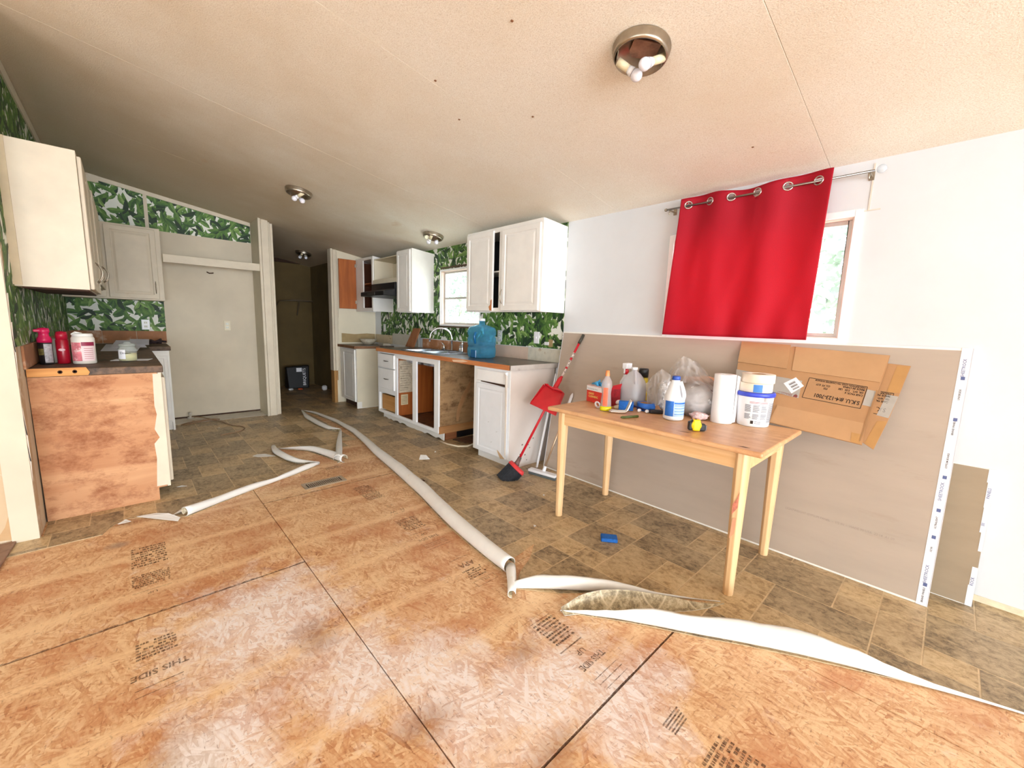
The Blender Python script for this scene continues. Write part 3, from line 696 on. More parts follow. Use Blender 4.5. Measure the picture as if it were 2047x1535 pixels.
# ---- sink run: long worktop
FX = 2.362
ct = thing('kitchen_countertop', (2.64, 3.8, ZC), 'long dark worktop with raw orange wood front edge under the kitchen window', 'countertop')
SK = [(2.45, 2.86, 3.80, 4.62)]
m = MB()
x0, x1, ya, yb = 2.345, W-.012, 2.515, 5.075
sx0, sx1, sy0, sy1 = 2.44, 2.83, 3.76, 4.56
m.box(x0, ya, .892, sx0, yb, ZC).box(sx1, ya, .892, x1, yb, ZC).box(sx0, ya, .892, sx1, sy0, ZC).box(sx0, sy1, .892, sx1, yb, ZC)
obj('worktop', m, CTOP, ct)
obj('front_edge', MB().box(2.336, 2.53, .888, 2.3445, 5.07, ZC+.001), EDGEW, ct, bevel=.001, label='raw orange wood front edge')
obj('end_edge', MB().box(2.337, 2.505, .886, x1, 2.514, ZC+.001), MARB, ct, bevel=.001, label='grey veined laminate end edge')
obj('worn_patch', MB().prism([(2.3355, 3.10, .915), (2.3355, 3.18, .925), (2.3355, 3.36, .912), (2.3355, 3.34, .895), (2.3355, 3.2, .899)], (-.0015, 0, 0)), mat('pale chipped wood', (232, 200, 170), .8), ct)
sk = thing('kitchen_sink', (2.64, 4.16, ZC), 'double bowl metal sink set into the worktop below the window', 'sink')
STEEL = mat('sink steel', (196, 202, 214), .25, .8, var=.05)
rim = MB(); z = ZC+.001
def basin(mb, a0, a1, b0, b1, dz):
    mb.rings(lambda a, b, d: (a, b, z-d), a0, a1, b0, b1, [(0, 0), (.012, .02), (.02, dz-.02), (.04, dz)])
rim.box(sx0-.015, sy0-.015, z, sx1+.07, sy0+.02, z+.006).box(sx0-.015, sy1-.02, z, sx1+.07, sy1+.015, z+.006).box(sx0-.015, sy0+.02, z, sx0+.015, sy1-.02, z+.006).box(sx1-.01, sy0+.02, z, sx1+.07, sy1-.02, z+.006).box(sx0+.015, 4.145, z, sx1-.01, 4.175, z+.006)
obj('rim', rim, STEEL, sk, bevel=.002)
for a, b in ((sy0+.02, 4.145), (4.175, sy1-.02)):
    bb = MB(); v = []
    for ins, d in ((0, 0), (.01, .02), (.018, .15), (.05, .165)):
        for xx, yy in ((sx0+.015+ins, a+ins), (sx1-.01-ins, a+ins), (sx1-.01-ins, b-ins), (sx0+.015+ins, b-ins)): v.append((xx, yy, z+.003-d))
    f = [(i*4+j, i*4+(j+1) % 4, i*4+4+(j+1) % 4, i*4+4+j) for i in range(3) for j in range(4)]+[(12, 13, 14, 15)]
    bb.add(v, f); bo = obj('bowl', bb, STEEL, sk, recalc=False)
    obj('drain', MB().lathe([(0.001, 0), (.03, 0), (.042, .004), (.044, .001)], (sx0+.19, (a+b)/2, z-.161), 16), CHROME, bo)
fa = thing('kitchen_faucet', (2.865, 4.13, z+.006), 'tall chrome gooseneck faucet with two lever handles and side sprayer', 'faucet')
obj('base_plate', MB().box(2.84, 3.93, z+.006, 2.895, 4.33, z+.018), CHROME, fa, bevel=.006, seg=2)
p = [(2.865, 4.13, z+.018), (2.865, 4.13, z+.16)]+[(2.865-.13*(1-math.cos(PI*i/10))*.7, 4.13+.16*(1-math.cos(PI*i/10))*.62, z+.16+.115*math.sin(PI*i/10)) for i in range(1, 11)]
p.append((p[-1][0]-.004, p[-1][1]+.004, z+.11))
obj('spout', MB().tube(p, .0115, 12), CHROME, fa)
for y in (4.30, 3.96):
    hb = obj('tap_handle', MB().lathe([(.02, 0), (.017, .03), (.012, .04), (.014, .052), (.002, .058)], (2.865, y, z+.018), 14), CHROME, fa)
    obj('lever', MB().tube([(2.865, y, z+.068), (2.845, y+(.03 if y > 4.1 else -.03), z+.10)], [.007, .005], 8), CHROME, hb)
obj('side_sprayer', MB().lathe([(.02, 0), (.014, .02), (.012, .07), (.019, .10), (.016, .125), (.002, .13)], (2.83, 3.87, z+.006), 14), CHROME, fa)
# ---- sink base cabinet
cb = thing('sink_base_cabinet', (2.65, 4.35, 0), 'white sink cabinet with missing doors, two drawers above an empty drawer hole', 'cabinet')
fr = MB(); ff = (FX, FX+.02)
def fbox(mb, y0, y1, z0, z1): mb.box(ff[0], y0, z0, ff[1], y1, z1)
fbox(fr, 5.04, 5.075, .095, .885); fbox(fr, 4.56, 4.612, .095, .885); fbox(fr, 4.10, 4.188, .13, .83); fbox(fr, 3.645, 3.728, .095, .885)
fbox(fr, 3.728, 4.56, .83, .885); fbox(fr, 3.728, 4.56, .095, .13); fbox(fr, 4.612, 5.04, .868, .885); fbox(fr, 4.612, 5.04, .680, .690); fbox(fr, 4.612, 5.04, .36, .42); fbox(fr, 4.612, 5.04, .095, .13)
obj('face_frame', fr, BRIGHT, cb, bevel=.0015)
tk = MB(); n = 24
pts = [(2.428, 3.64, 0.006)]
for i in range(n): pts.append((2.428, 3.64+1.42*(i+.5)/n, .006+R.choice((0, 0, .004, .012, .018))))
pts += [(2.428, 5.06, .006), (2.428, 5.06, .094), (2.428, 3.64, .094)]
obj('toe_kick', MB().prism(pts, (.012, 0, 0)), WHITE, cb, label='white chipped toe kick')
PART = wood('particle board side', (146, 112, 74), (188, 152, 110), .3, 0, .9, stain=(96, 66, 38))
obj('side_panel', MB().box(FX+.021, 3.648, .10, W-.02, 3.660, .885), PART, cb, label='bare brown particle board side with dark stains')
obj('torn_strip', MB().prism([(2.60, 3.6478, .20), (2.625, 3.6478, .19), (2.66, 3.6478, .33), (2.72, 3.6478, .45), (2.78, 3.6478, .56), (2.79, 3.6478, .65), (2.76, 3.6478, .60), (2.68, 3.6478, .49), (2.62, 3.6478, .37), (2.595, 3.6478, .27)], (0, -.004, 0)), mat('torn veneer', (178, 134, 92), .8, var=.1), cb)
obj('side_panel', MB().box(FX+.021, 5.062, .10, W-.02, 5.074, .885), WHITE, cb)
obj('partition_panel', MB().box(FX+.021, 4.58, .10, W-.06, 4.592, .885), ORANGE, cb, label='orange brown partition')
obj('back_panel', MB().box(W-.05, 3.662, .10, W-.044, 4.578, .885), mat('brown back panel', (120, 64, 28), .7, var=.15), cb)
obj('floor_panel', MB().box(FX+.021, 3.662, .10, W-.052, 4.578, .112), mat('rotten floor panel', (120, 72, 34), .7, var=.25, scale=9, stain=(60, 36, 20), samt=.5), cb)
obj('bottom_rail', MB().box(2.372, 3.636, .085, W-.02, 3.6475, .165), wood('dirty plank', (150, 100, 56), (190, 140, 88), .6, 0, .8), cb)
obj('bottom_block', MB().box(2.45, 3.640, .006, 2.60, 3.655, .084), wood('dirty block', (116, 66, 34), (150, 92, 52), .6, 0, .8), cb)
obj('cavity_shade_sheet', MB().box(2.60, 3.66, .006, W-.02, 3.67, .098), BLACK, cb)  # black sheet standing in for the shade of the hollow below
for zl, zh, in ((.692, .862), (.424, .678)):
    d = obj('drawer_front', MB().rings(FXM(FX), 4.607, 5.037, zl, zh, FLATL), BRIGHT, cb, bevel=.001)
    bow(FXM(FX-.018), (zl+zh)/2, 4.745, 4.865, d, mat('pewter pull', (90, 80, 70), .4, .8), horiz=True, out=.016)
obj('drawer_box', MB().box(FX+.035, 4.625, .135, W-.2, 4.64, .33).box(FX+.035, 5.015, .135, W-.2, 5.03, .33).box(FX+.035, 4.64, .135, FX+.05, 5.015, .33), wood('plain drawer wood', (176, 122, 62), (206, 154, 92), .6, 1, .7), cb)
MB_ = mat('old printed sheet', (204, 190, 166), .8, var=.12, scale=30, stain=(120, 90, 60), samt=.42, sscale=16)
pg = obj('instruction_sheet', MB().box(2.40, 4.5775, .40, 2.60, 4.5795, .80), MB_); tag(pg, 'large stained printed sheet stuck inside the sink cabinet', 'paper')
for i in range(12): obj('print_line', MB().box(2.41+.01*(i % 2), 4.5768, .43+i*.029, 2.50+.02*(i % 4), 4.5774, .433+i*.029), FADED, pg)
pg = obj('instruction_label', MB().box(2.425, 4.5775, .245, 2.52, 4.5795, .375), mat('yellowed label', (214, 196, 158), .8)); tag(pg, 'small yellowed label below the printed sheet inside the cabinet', 'paper')
for i in range(6): obj('print_line', MB().box(2.435, 4.5768, .26+i*.018, 2.51, 4.5774, .264+i*.018), FADED, pg)
dp = thing('drain_pipe', (2.66, 3.95, .6), 'dark sink drain pipe with white collar in the open cabinet', 'pipe')
obj('tail_pipe', MB().tube([(2.63, 3.94, .76), (2.63, 3.94, .62), (2.65, 3.95, .56), (2.70, 3.97, .56), (2.74, 3.99, .60)], .032, 12), BLACK, dp)
obj('collar', MB().lathe([(.03, 0), (.045, .0), (.045, .025), (.03, .025), (.03, 0)], (2.70, 3.86, .585), 16, M=Matrix.Rotation(PI/2, 4, 'Y')), WPLAS, dp)
# ---- right base cabinet
cn = thing('end_base_cabinet', (2.65, 2.78, 0), 'bright white base cabinet with peeling drawer and door at the worktop end', 'cabinet')
obj('body', MB().box(FX, 2.535, .092, W-.02, 2.552, .885).box(FX, 3.020, .092, W-.02, 3.034, .885).box(FX, 2.552, .092, FX+.02, 3.020, .885).box(FX+.02, 2.552, .092, W-.02, 3.02, .105), BRIGHT, cn)
obj('side_skin', MB().box(FX+.004, 2.530, .0, W-.02, 2.534, .885), SIDEP, cn, label='greige side panel with dark paint chips')
for x, z, s in ((2.52, .20, .016), (2.60, .19, .01), (2.50, .11, .022), (2.56, .10, .014), (2.62, .16, .009), (2.66, .24, .012), (2.48, .06, .008), (2.585, .05, .01)):
    obj('paint_chip', MB().prism([(x, 2.5298, z), (x+s, 2.5298, z+s*.4), (x+s*.7, 2.5298, z+s), (x-s*.2, 2.5298, z+s*.7)], (0, -.001, 0)), mat('bare chip', (110, 92, 80), .8), cn)
obj('toe_kick', MB().box(2.428, 2.54, .004, 2.445, 3.034, .092), BRIGHT, cn)
dd = door(FXM(FX), 2.560, 2.985, .098, .735, mat('glossy cold white', (238, 242, 248), .3, var=.02), cn, [(0, 0), (0, .014), (.003, .018), (.042, .018), (.048, .014), (.056, .014), (.07, .016)])
for y, z, l in ((2.66, .33, .03), (2.73, .22, .03), (2.78, .4, .02)):
    obj('scratch', MB().prism([(FX-.0185, y, z), (FX-.0185, y+l, z-.012), (FX-.0185, y+l*.5, z-.004)], (-.0008, 0, 0)), mat('bare chip', (110, 92, 80)), dd)
dr = obj('drawer_front', MB().rings(FXM(FX), 2.575, 2.975, .758, .865, [(0, 0), (0, .012), (.006, .018), (.02, .018)]), BRIGHT, cn)
obj('gap', MB().prism([(FX-.001, 2.58, .735), (FX-.001, 2.93, .748), (FX-.001, 2.93, .756), (FX-.001, 2.58, .757)], (-.002, 0, 0)), DARK, cn)
obj('peeled_skin', MB().prism([(FX-.020, 2.545, .10), (FX-.022, 2.545, .84), (FX-.034, 2.555, .85), (FX-.036, 2.575, .86), (FX-.030, 2.565, .80), (FX-.024, 2.557, .15)], (-.0015, .002, 0)), mat('lifting laminate edge', (214, 206, 196), .5), cn, label='lifting edge strip')
obj('peeled_corner', MB().prism([(FX-.021, 2.56, .105), (FX-.035, 2.60, .10), (FX-.030, 2.64, .145), (FX-.021, 2.66, .165), (FX-.021, 2.60, .13)], (-.001, 0, 0)), mat('tan lifted corner', (176, 146, 112), .7), cn)
# ---- bay behind missing dishwasher
hs = obj('white_hose', MB().tube([(2.72, 3.42, .012), (2.62, 3.34, .012), (2.50, 3.31, .012), (2.42, 3.36, .012), (2.38, 3.48, .013), (2.37, 3.62, .013)], .009, 8), mat('cream hose', (226, 214, 190), .5)); tag(hs, 'cream hose lying on the floor in the empty dishwasher bay', 'hose')
vl = thing('shutoff_valve', (2.90, 3.40, .24), 'small white shutoff valve on dark hole low in the dishwasher bay', 'valve')
obj('wall_hole', MB().lathe([(.001, 0), (.05, 0), (.05, .004)], (2.90, 3.30, .22), 16, M=Matrix.Rotation(-PI/2, 4, 'Y')), DARK, vl)
obj('valve_body', MB().cyl((2.88, 3.30, .22), (2.82, 3.28, .20), .02, .016, 12), WPLAS, vl)
tag(obj('rubble_pile', MB().prism([(2.50, 3.05, .006), (2.90, 3.05, .006), (2.90, 3.6, .006), (2.52, 3.60, .006), (2.60, 3.3, .006)], (0, 0, .010)), mat('dark rubble', (88, 60, 38), .95, var=.4, scale=26, bump=.8, bscale=40)), 'dark debris and rotten wood under the empty dishwasher bay', 'debris', kind='stuff')
obj('wall_lower', MB().box(W-.006, 2.54, .02, W-.0005, 5.06, .885), mat('bay wall', (150, 112, 70), .8, var=.15, scale=4, stain=(84, 56, 32), samt=.48, sscale=3), wr)
# ---- corner base cabinet + counter beyond the stove gap
cc = thing('corner_base_cabinet', (2.65, 6.05, 0), 'narrow white corner cabinet beyond the missing stove with plain stained side', 'cabinet')
obj('body', MB().box(FX, 5.760, .0, W-.015, 5.775, .868).box(FX, 5.775, .095, FX+.018, 6.36, .868).box(FX+.018, 5.775, .095, W-.02, 6.36, .11), WHITE, cc)
obj('side_skin', MB().box(FX+.002, 5.755, .10, W-.015, 5.7598, .866).box(FX+.07, 5.755, .012, W-.015, 5.7598, .10), WALLC, cc, label='plain ivory side')
obj('toe_kick', MB().box(FX+.06, 5.776, .0, FX+.075, 6.33, .094), DARK, cc)
door(FXM(FX), 5.79, 6.22, .10, .85, WHITE, cc)
c2 = thing('corner_countertop', (2.6, 6.05, .9), 'short dark worktop piece in the far corner holding a bowl', 'countertop')
obj('worktop', MB().box(2.34, 5.735, .872, W-.014, 6.386, .905), CTOP, c2, bevel=.002)
obj('front_edge', MB().box(2.325, 5.728, .870, 2.339, 6.386, .906).box(2.339, 5.722, .870, 2.70, 5.734, .906), mat('brown counter edge', (140, 100, 70), .7, var=.15), c2)
bw_ = obj('shallow_bowl', MB().lathe([(.055, 0), (.075, .006), (.13, .085), (.124, .085), (.07, .012), (.001, .010)], (2.715, 6.15, .9055), 28), mat('speckled bowl', (190, 180, 160), .4, var=.15, scale=40)); tag(bw_, 'shallow grey speckled bowl on the far corner worktop', 'bowl')
tr = obj('small_tray', MB().box(2.80, 5.83, .9055, 2.925, 6.00, .925).box(2.81, 5.84, .926, 2.915, 5.99, .935), mat('tray grey', (196, 188, 172), .5)); tag(tr, 'small flat pale tray beside the bowl on the corner worktop', 'tray')
bd = obj('leaning_board', MB().hexa([(2.80, 5.30, ZC+.002), (2.80, 5.08, ZC+.002), (2.82, 5.08, ZC+.002), (2.82, 5.30, ZC+.002)], [(2.85, 5.16, 1.185), (2.85, 4.99, 1.19), (2.87, 4.99, 1.19), (2.87, 5.16, 1.185)]).xf(Matrix.Translation((0, -.14, 0))), wood('brown offcut', (134, 84, 52), (168, 112, 74), .7, 2, .7), bevel=.002); tag(bd, 'brown wooden offcut leaning against the splash board left of the sink', 'board')
# ---- wall cabinets
UXX = 2.628
def upper(name, label, y0, y1, z0, z1, zw, shelf=True, m=WHITE, open_front=None):
    o = thing(name, ((UXX+W)/2, (y0+y1)/2, z0), label, 'cabinet', None)
    b = MB(); t = .014
    for a, c in ((y0, y0+t), (y1-t, y1)): b.prism([(UXX+.019, a, z0), (W-.001, a, z0), (W-.001, a, zw), (UXX+.019, a, z1)], (0, c-a, 0))
    b.box(UXX+.019, y0+t, z0+.008, W-.001, y1-t, z0+.02); b.prism([(UXX+.019, y0+t, z1), (W-.001, y0+t, zw), (W-.001, y0+t, zw-.012), (UXX+.019, y0+t, z1-.012)], (0, y1-y0-2*t, 0))
    obj('body', b, m, o); return o
u1 = upper('double_wall_cabinet', 'white two-door wall cabinet right of the kitchen window with a dark gap between doors', 2.467, 3.528, 1.392, 2.172, 2.15)
obj('face_frame', MB().box(UXX, 2.467, 1.392, UXX+.018, 2.497, 2.172).box(UXX, 3.505, 1.392, UXX+.018, 3.528, 2.172).box(UXX, 2.497, 1.392, UXX+.018, 3.505, 1.43).box(UXX, 2.497, 2.13, UXX+.018, 3.505, 2.172).box(UXX, 2.96, 1.43, UXX+.018, 3.026, 2.13), WHITE, u1, bevel=.001)
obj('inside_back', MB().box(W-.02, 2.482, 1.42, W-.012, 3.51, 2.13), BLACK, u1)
obj('shelf', MB().box(UXX+.03, 2.482, 1.77, W-.022, 3.51, 1.782), WHITE, u1)
d = door(FXM(UXX), 3.098, 3.514, 1.402, 2.150, WHITE, u1)
obj('chipped_corner', MB().prism([(UXX-.0195, 3.100, 1.402), (UXX-.0195, 3.13, 1.404), (UXX-.0195, 3.145, 1.44), (UXX-.0195, 3.12, 1.46), (UXX-.0195, 3.118, 1.50), (UXX-.0195, 3.100, 1.51)], (-.0012, 0, 0)), EDGEW, d, label='bare orange wood chip')
d = door(FXM(UXX), 2.488, 2.975, 1.402, 2.135, WHITE, u1); bow(FXM(UXX-.018), 2.957, 1.465, 1.60, d)
u2 = upper('tall_wall_cabinet', 'single white wall cabinet between range hood and kitchen window', 4.662, 5.035, 1.39, 2.165, 2.135)
obj('face_frame', MB().box(UXX, 4.662, 1.39, UXX+.018, 5.035, 1.43).box(UXX, 4.662, 2.125, UXX+.018, 5.035, 2.165).box(UXX, 4.662, 1.43, UXX+.018, 4.69, 2.125).box(UXX, 5.01, 1.43, UXX+.018, 5.035, 2.125), WHITE, u2)
door(FXM(UXX), 4.690, 5.022, 1.40, 2.152, WHITE, u2)
u3 = upper('hood_wall_cabinet', 'short open white box mounted above the black range hood', 5.037, 5.765, 1.80, 2.13, 2.12, m=WALLC)
obj('face_frame', MB().box(UXX, 5.037, 1.782, UXX+.018, 5.765, 1.84), WALLC, u3, bevel=.002)
obj('inside_back', MB().box(W-.016, 5.052, 1.822, W-.010, 5.751, 2.10), WALLC, u3)
obj('rolled_paper', MB().tube([(2.80, 5.20, 1.83), (2.82, 5.2, 2.09)], [.06, .05], 14, caps=False), WALLC, u3)
u4 = upper('corner_wall_cabinet', 'white corner wall cabinet with its orange-brown door standing wide open', 5.768, 6.372, 1.405, 2.178, 2.14)
obj('face_frame', MB().box(UXX, 5.768, 1.405, UXX+.018, 5.808, 2.178).box(UXX, 5.808, 1.405, UXX+.018, 6.372, 1.455).box(UXX, 5.808, 2.140, UXX+.018, 6.372, 2.178).box(UXX, 6.10, 1.455, UXX+.018, 6.372, 2.14), WHITE, u4)
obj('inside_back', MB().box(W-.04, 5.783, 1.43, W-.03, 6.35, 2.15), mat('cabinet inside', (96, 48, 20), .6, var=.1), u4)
obj('shelf', MB().box(UXX+.02, 5.783, 1.80, W-.042, 6.34, 1.812), ORANGE, u4)
obj('inside_liner', MB().box(UXX+.02, 6.342, 1.43, W-.042, 6.352, 2.14).box(UXX+.0185, 6.09, 1.455, UXX+.022, 6.34, 2.14), mat('cabinet inside', (96, 48, 20)), u4)
d = obj('door', MB().rings(FYM(6.352), 2.365, 2.622, 1.44, 2.165, [(0, 0), (0, .016), (.003, .018), (.01, .018)]), ORANGE, u4, label='orange brown inner face of open door')
for z in (1.52, 2.06): obj('hinge', MB().box(2.600, 6.322, z, 2.626, 6.333, z+.045), METAL, d)
hd = thing('range_hood', (2.7, 5.4, 1.6), 'black range hood under the short cabinet above the missing stove', 'range hood')
obj('shell', MB().prism([(W-.002, 5.05, 1.595), (W-.002, 5.05, 1.79), (2.60, 5.05, 1.779), (2.60, 5.05, 1.695), (2.44, 5.05, 1.655), (2.44, 5.05, 1.60)], (0, .70, 0)), BLACK, hd, bevel=.004)
obj('control_panel', MB().box(2.434, 5.30, 1.612, 2.4395, 5.52, 1.645), mat('hood grey', (60, 58, 56), .4), hd)
# ---- outlets, switch plates
def outlet(name, f, a, b, label, m=WPLAS, w_=.073, h=.115, kind='outlet', rot=False):
    o = obj(name, MB().rings(f, a-w_/2, a+w_/2, b-h/2, b+h/2, [(0, 0), (0, .003), (.004, .006), (.012, .006)]), m, None, org=f(a, b, 0))
    tag(o, label, 'switch' if kind == 'switch' else 'outlet')
    for q in (-.022, .022):
        if kind == 'switch': obj('toggle', MB().rings(f, a-.005, a+.005, b-.01, b+.012, [(0, .006), (0, .014)]), m, o); break
        s = obj('socket', MB().rings(f, a-.016, a+.016, b+q-.014, b+q+.014, [(0, .006), (.001, .0085), (.003, .0085)]), WPAPER, o)
        obj('slot', MB().rings(f, a-.009, a-.006, b+q-.006, b+q+.006, [(0, .0086), (0, .0092)]).rings(f, a+.006, a+.009, b+q-.006, b+q+.006, [(0, .0086), (0, .0092)]), BLACK, s)
    return o
fw_ = FXM(W-.003)
outlet('wall_outlet', fw_, 3.345, 1.152, 'white outlet on leaf wallpaper directly right of the blue jug', mat('grey plate', (206, 210, 210), .4))
outlet('wall_switch', fw_, 2.798, 1.155, 'bright white switch plate on leaf wallpaper under the double wall cabinet', kind='switch')
outlet('wall_outlet', fw_, 6.06, 1.168, 'pale plate on leaf wallpaper above the far corner worktop', mat('grey plate', (206, 210, 210)))
outlet('wall_outlet', fw_, 4.62, 1.155, 'small pale plate on wallpaper left of the faucet below the window', mat('grey plate', (206, 210, 210)), .06, .07)
outlet('wall_outlet', FYM(F-.003), .168, 1.145, 'white outlet on dark leaf wallpaper above the back worktop')
outlet('wall_outlet', FYM(F), .95, 1.15, 'grimy beige outlet low on the bare refrigerator alcove wall', WALLC, .07, .125)
jb = obj('cut_wall_box', MB().box(W-.014, 2.585, 1.075, W-.004, 2.63, 1.145), mat('tan torn patch', (170, 146, 104))); tag(jb, 'small torn brown patch in the wallpaper near the drywall sheet', 'patch')
obj('plug', MB().box(W-.024, 2.625, 1.09, W-.005, 2.675, 1.12), WPLAS, jb)
# ---- water jug
WJ = NT('blue jug plastic'); WJ.out(s2l((120, 196, 226)), .08); WJ.b.inputs['Transmission Weight'].default_value = .0
tr_ = WJ.n('ShaderNodeBsdfTransparent'); tr_.inputs[0].default_value = (.60, .85, .94, 1); mx = WJ.n('ShaderNodeMixShader')
lw = WJ.n('ShaderNodeLayerWeight', _Blend=.35); WJ.l(WJ.math('ADD', WJ.math('MULTIPLY', lw.outputs[1], .55), .08), mx.inputs[0])
WJ.l(tr_.outputs[0], mx.inputs[1]); WJ.l(WJ.b.outputs[0], mx.inputs[2]); WJ.l(mx.outputs[0], WJ.t.nodes['Material Output'].inputs[0]); WJ = WJ.m
jg = thing('water_jug', (2.62, 3.255, ZC), 'large translucent blue water jug with white cap standing on the worktop', 'jug')
S4 = math.sqrt(2)
def sq(prof, cx, cy, n=4, k=.80):    # rounded-square lathe
    v = []; N = 32; mb = MB(); pr = []
    for r, z in prof:
        for j in range(N):
            q = 2*PI*j/N; c, s_ = math.cos(q), math.sin(q); e = 1 if r < .04 else (abs(c)**5+abs(s_)**5)**(-1/5)
            v.append((cx+r*c*e, cy+r*s_*e, z))
    f = [(i*N+j, i*N+(j+1) % N, (i+1)*N+(j+1) % N, (i+1)*N+j) for i in range(len(prof)-1) for j in range(N)]
    mb.add(v, f, 0, True); return mb
cx, cy = 2.62, 3.255
obj('jug_body', sq([(.095, ZC+.002), (.112, ZC+.012), (.118, ZC+.05), (.118, ZC+.10), (.110, ZC+.112), (.110, ZC+.125), (.118, ZC+.137), (.118, ZC+.20), (.110, ZC+.212), (.110, ZC+.224), (.118, ZC+.236), (.118, ZC+.275), (.105, ZC+.305), (.06, ZC+.325), (.032, ZC+.335), (.028, ZC+.37)], cx, cy), WJ, jg, solid=.003)
obj('water', sq([(.001, ZC+.008), (.10, ZC+.010), (.113, ZC+.02), (.113, ZC+.16), (.001, ZC+.16)], cx, cy), glass_like('water tint', (170, 214, 232), .02, .12), jg)
obj('grip', MB().tube([(cx-.122, cy-.05, ZC+.26), (cx-.135, cy-.05, ZC+.22), (cx-.122, cy-.05, ZC+.15)], .010, 8), mat('deep blue plastic', (26, 96, 150), .2), jg)
obj('spigot_recess', MB().rings(FXM(cx-.116), cy-.06, cy+.02, ZC+.01, ZC+.085, [(0, 0), (.004, .006), (.014, .006)]), mat('deep blue plastic', (26, 96, 150)), jg)
obj('cap', MB().cyl((cx, cy, ZC+.37), (cx, cy, ZC+.395), .034, .032, 20), WPLAS, jg)
# ================================================================ LEFT SIDE
lc = thing('left_base_cabinet', (-.15, 4.7, 0), 'base cabinet run with bare stripped orange plywood end panel beside the torn wall', 'cabinet')
obj('end_panel', MB().prism([(L+.008, 3.60, .002), (.085, 3.60, .002), (.085, 3.60, .09), (.128, 3.60, .09), (.128, 3.60, .885), (L+.002, 3.60, .885)], (0, .014, 0)), BAREW, lc, label='bare orange plywood end panel')
obj('paint_strip', MB().prism([(.075, 3.5985, .10), (.145, 3.5985, .10), (.142, 3.5985, .875), (.105, 3.5985, .875), (.10, 3.5985, .66), (.108, 3.5985, .60), (.090, 3.5985, .50), (.112, 3.5985, .44), (.082, 3.5985, .40), (.088, 3.5985, .30)], (0, .0012, 0)), CREAM, lc, label='remaining cream paint strip')
obj('body', MB().box(L+.002, 3.615, .10, .13, 5.74, .12).box(.112, 3.615, .10, .13, 5.74, .885).box(L+.002, 3.615, .0, .085, 3.63, .10), DARK, lc)
obj('face_frame', MB().box(.131, 3.60, .09, .148, 3.66, .885).box(.131, 3.66, .83, .148, 5.73, .885).box(.131, 4.30, .09, .148, 4.36, .83).box(.131, 5.0, .09, .148, 5.06, .83), CREAM, lc)
obj('toe_kick', MB().box(.07, 3.615, .0, .084, 5.74, .09), CREAM, lc)
for a, b in ((3.64, 4.31), (4.33, 5.0), (5.02, 5.70)): door(FXP(.149), a, b, .115, .845, CREAM, lc)
bc = thing('back_base_cabinet', (.1, 6.05, 0), 'white base cabinet along the back wall beside the refrigerator alcove', 'cabinet')
obj('body', MB().box(L+.002, 5.765, .10, .302, 6.35, .12).box(.302, 5.765, .0, .320, 6.35, .885).box(.15, 5.765, .10, .302, 5.78, .885), WHITE, bc, bevel=.001)
obj('toe_kick', MB().box(.14, 5.80, .0, .30, 5.815, .10), WHITE, bc)
door(FYM(5.764), .165, .302, .115, .83, WHITE, bc, [(0, 0), (0, .014), (.003, .017), (.03, .017), (.035, .012), (.04, .012), (.048, .015)])
lt = thing('left_countertop', (-.1, 4.8, .93), 'L-shaped dark brown worktop with a raw yellow wood end strip, left side', 'countertop')
obj('worktop', MB().prism([(L+.002, 3.585, .884), (.160, 3.585, .884), (.160, 5.73, .884), (.335, 5.73, .884), (.335, 6.368, .884), (L+.002, 6.368, .884)], (0, 0, .046)), CTOPL, lt, bevel=.004)
obj('end_strip', MB().prism([(L+.006, 3.584, .888), (-.19, 3.584, .888), (-.182, 3.584, .905), (-.197, 3.584, .936), (L+.006, 3.584, .936)], (0, -.010, 0)), wood('yellow raw edge', (190, 124, 54), (222, 160, 84), .8, 0, .6), lt, label='raw yellow wood end strip')
for x in (-.305, -.245): obj('knot', MB().lathe([(.006, 0), (.010, .001), (.011, 0)], (x, 3.5735, .912), 10, M=Matrix.Rotation(PI/2, 4, 'X')), DARK, lt)
# left wall cabinets
l1 = thing('left_wall_cabinet', (-.28, 4.0, 1.4), 'tall cream wall cabinet nearest the camera with a plain end panel', 'cabinet')
obj('body', MB().box(L+.003, 3.60, 1.40, -.141, 4.60, 2.19), CREAM, l1, bevel=.002)
obj('scribe_strip', MB().box(L-.012, 3.592, 1.408, L+.035, 3.5995, 2.19), mat('scribe strip', (206, 188, 156), .6), l1)
obj('bottom_recess', MB().box(L+.03, 3.62, 1.392, -.15, 4.58, 1.3995), DARK, l1)
for a, b in ((3.625, 4.08), (4.12, 4.58)):
    d = door(FXP(-.140), a, b, 1.405, 2.165, CREAM, l1); bow(FXP(-.121), b-.05 if a < 4 else a+.05, 1.47, 1.60, d, out=.03)
l2 = thing('left_inner_wall_cabinet', (-.28, 5.0, 1.5), 'second cream wall cabinet on the left wall, behind the nearest one', 'cabinet')
obj('body', MB().box(L+.003, 4.62, 1.48, -.135, 5.72, 2.21), CREAM, l2, bevel=.002)
for a, b in ((4.64, 5.15), (5.18, 5.70)):
    d = door(FXP(-.134), a, b, 1.485, 2.19, CREAM, l2); bow(FXP(-.115), b-.05 if a < 5 else a+.05, 1.53, 1.66, d, out=.035)
b1_ = thing('back_wall_cabinet', (.0, 6.2, 1.42), 'cream wall cabinet on the back wall beside the refrigerator alcove', 'cabinet')
obj('body', MB().box(L+.003, 6.052, 1.415, .342, 6.370, 2.185), CREAM, b1_, bevel=.002)
d = door(FYM(6.051), -.10, .30, 1.43, 2.165, CREAM, b1_); bow(FYM(6.032), .272, 1.49, 1.62, d)
d = door(FYM(6.051), -.43, -.12, 1.43, 2.165, CREAM, b1_)
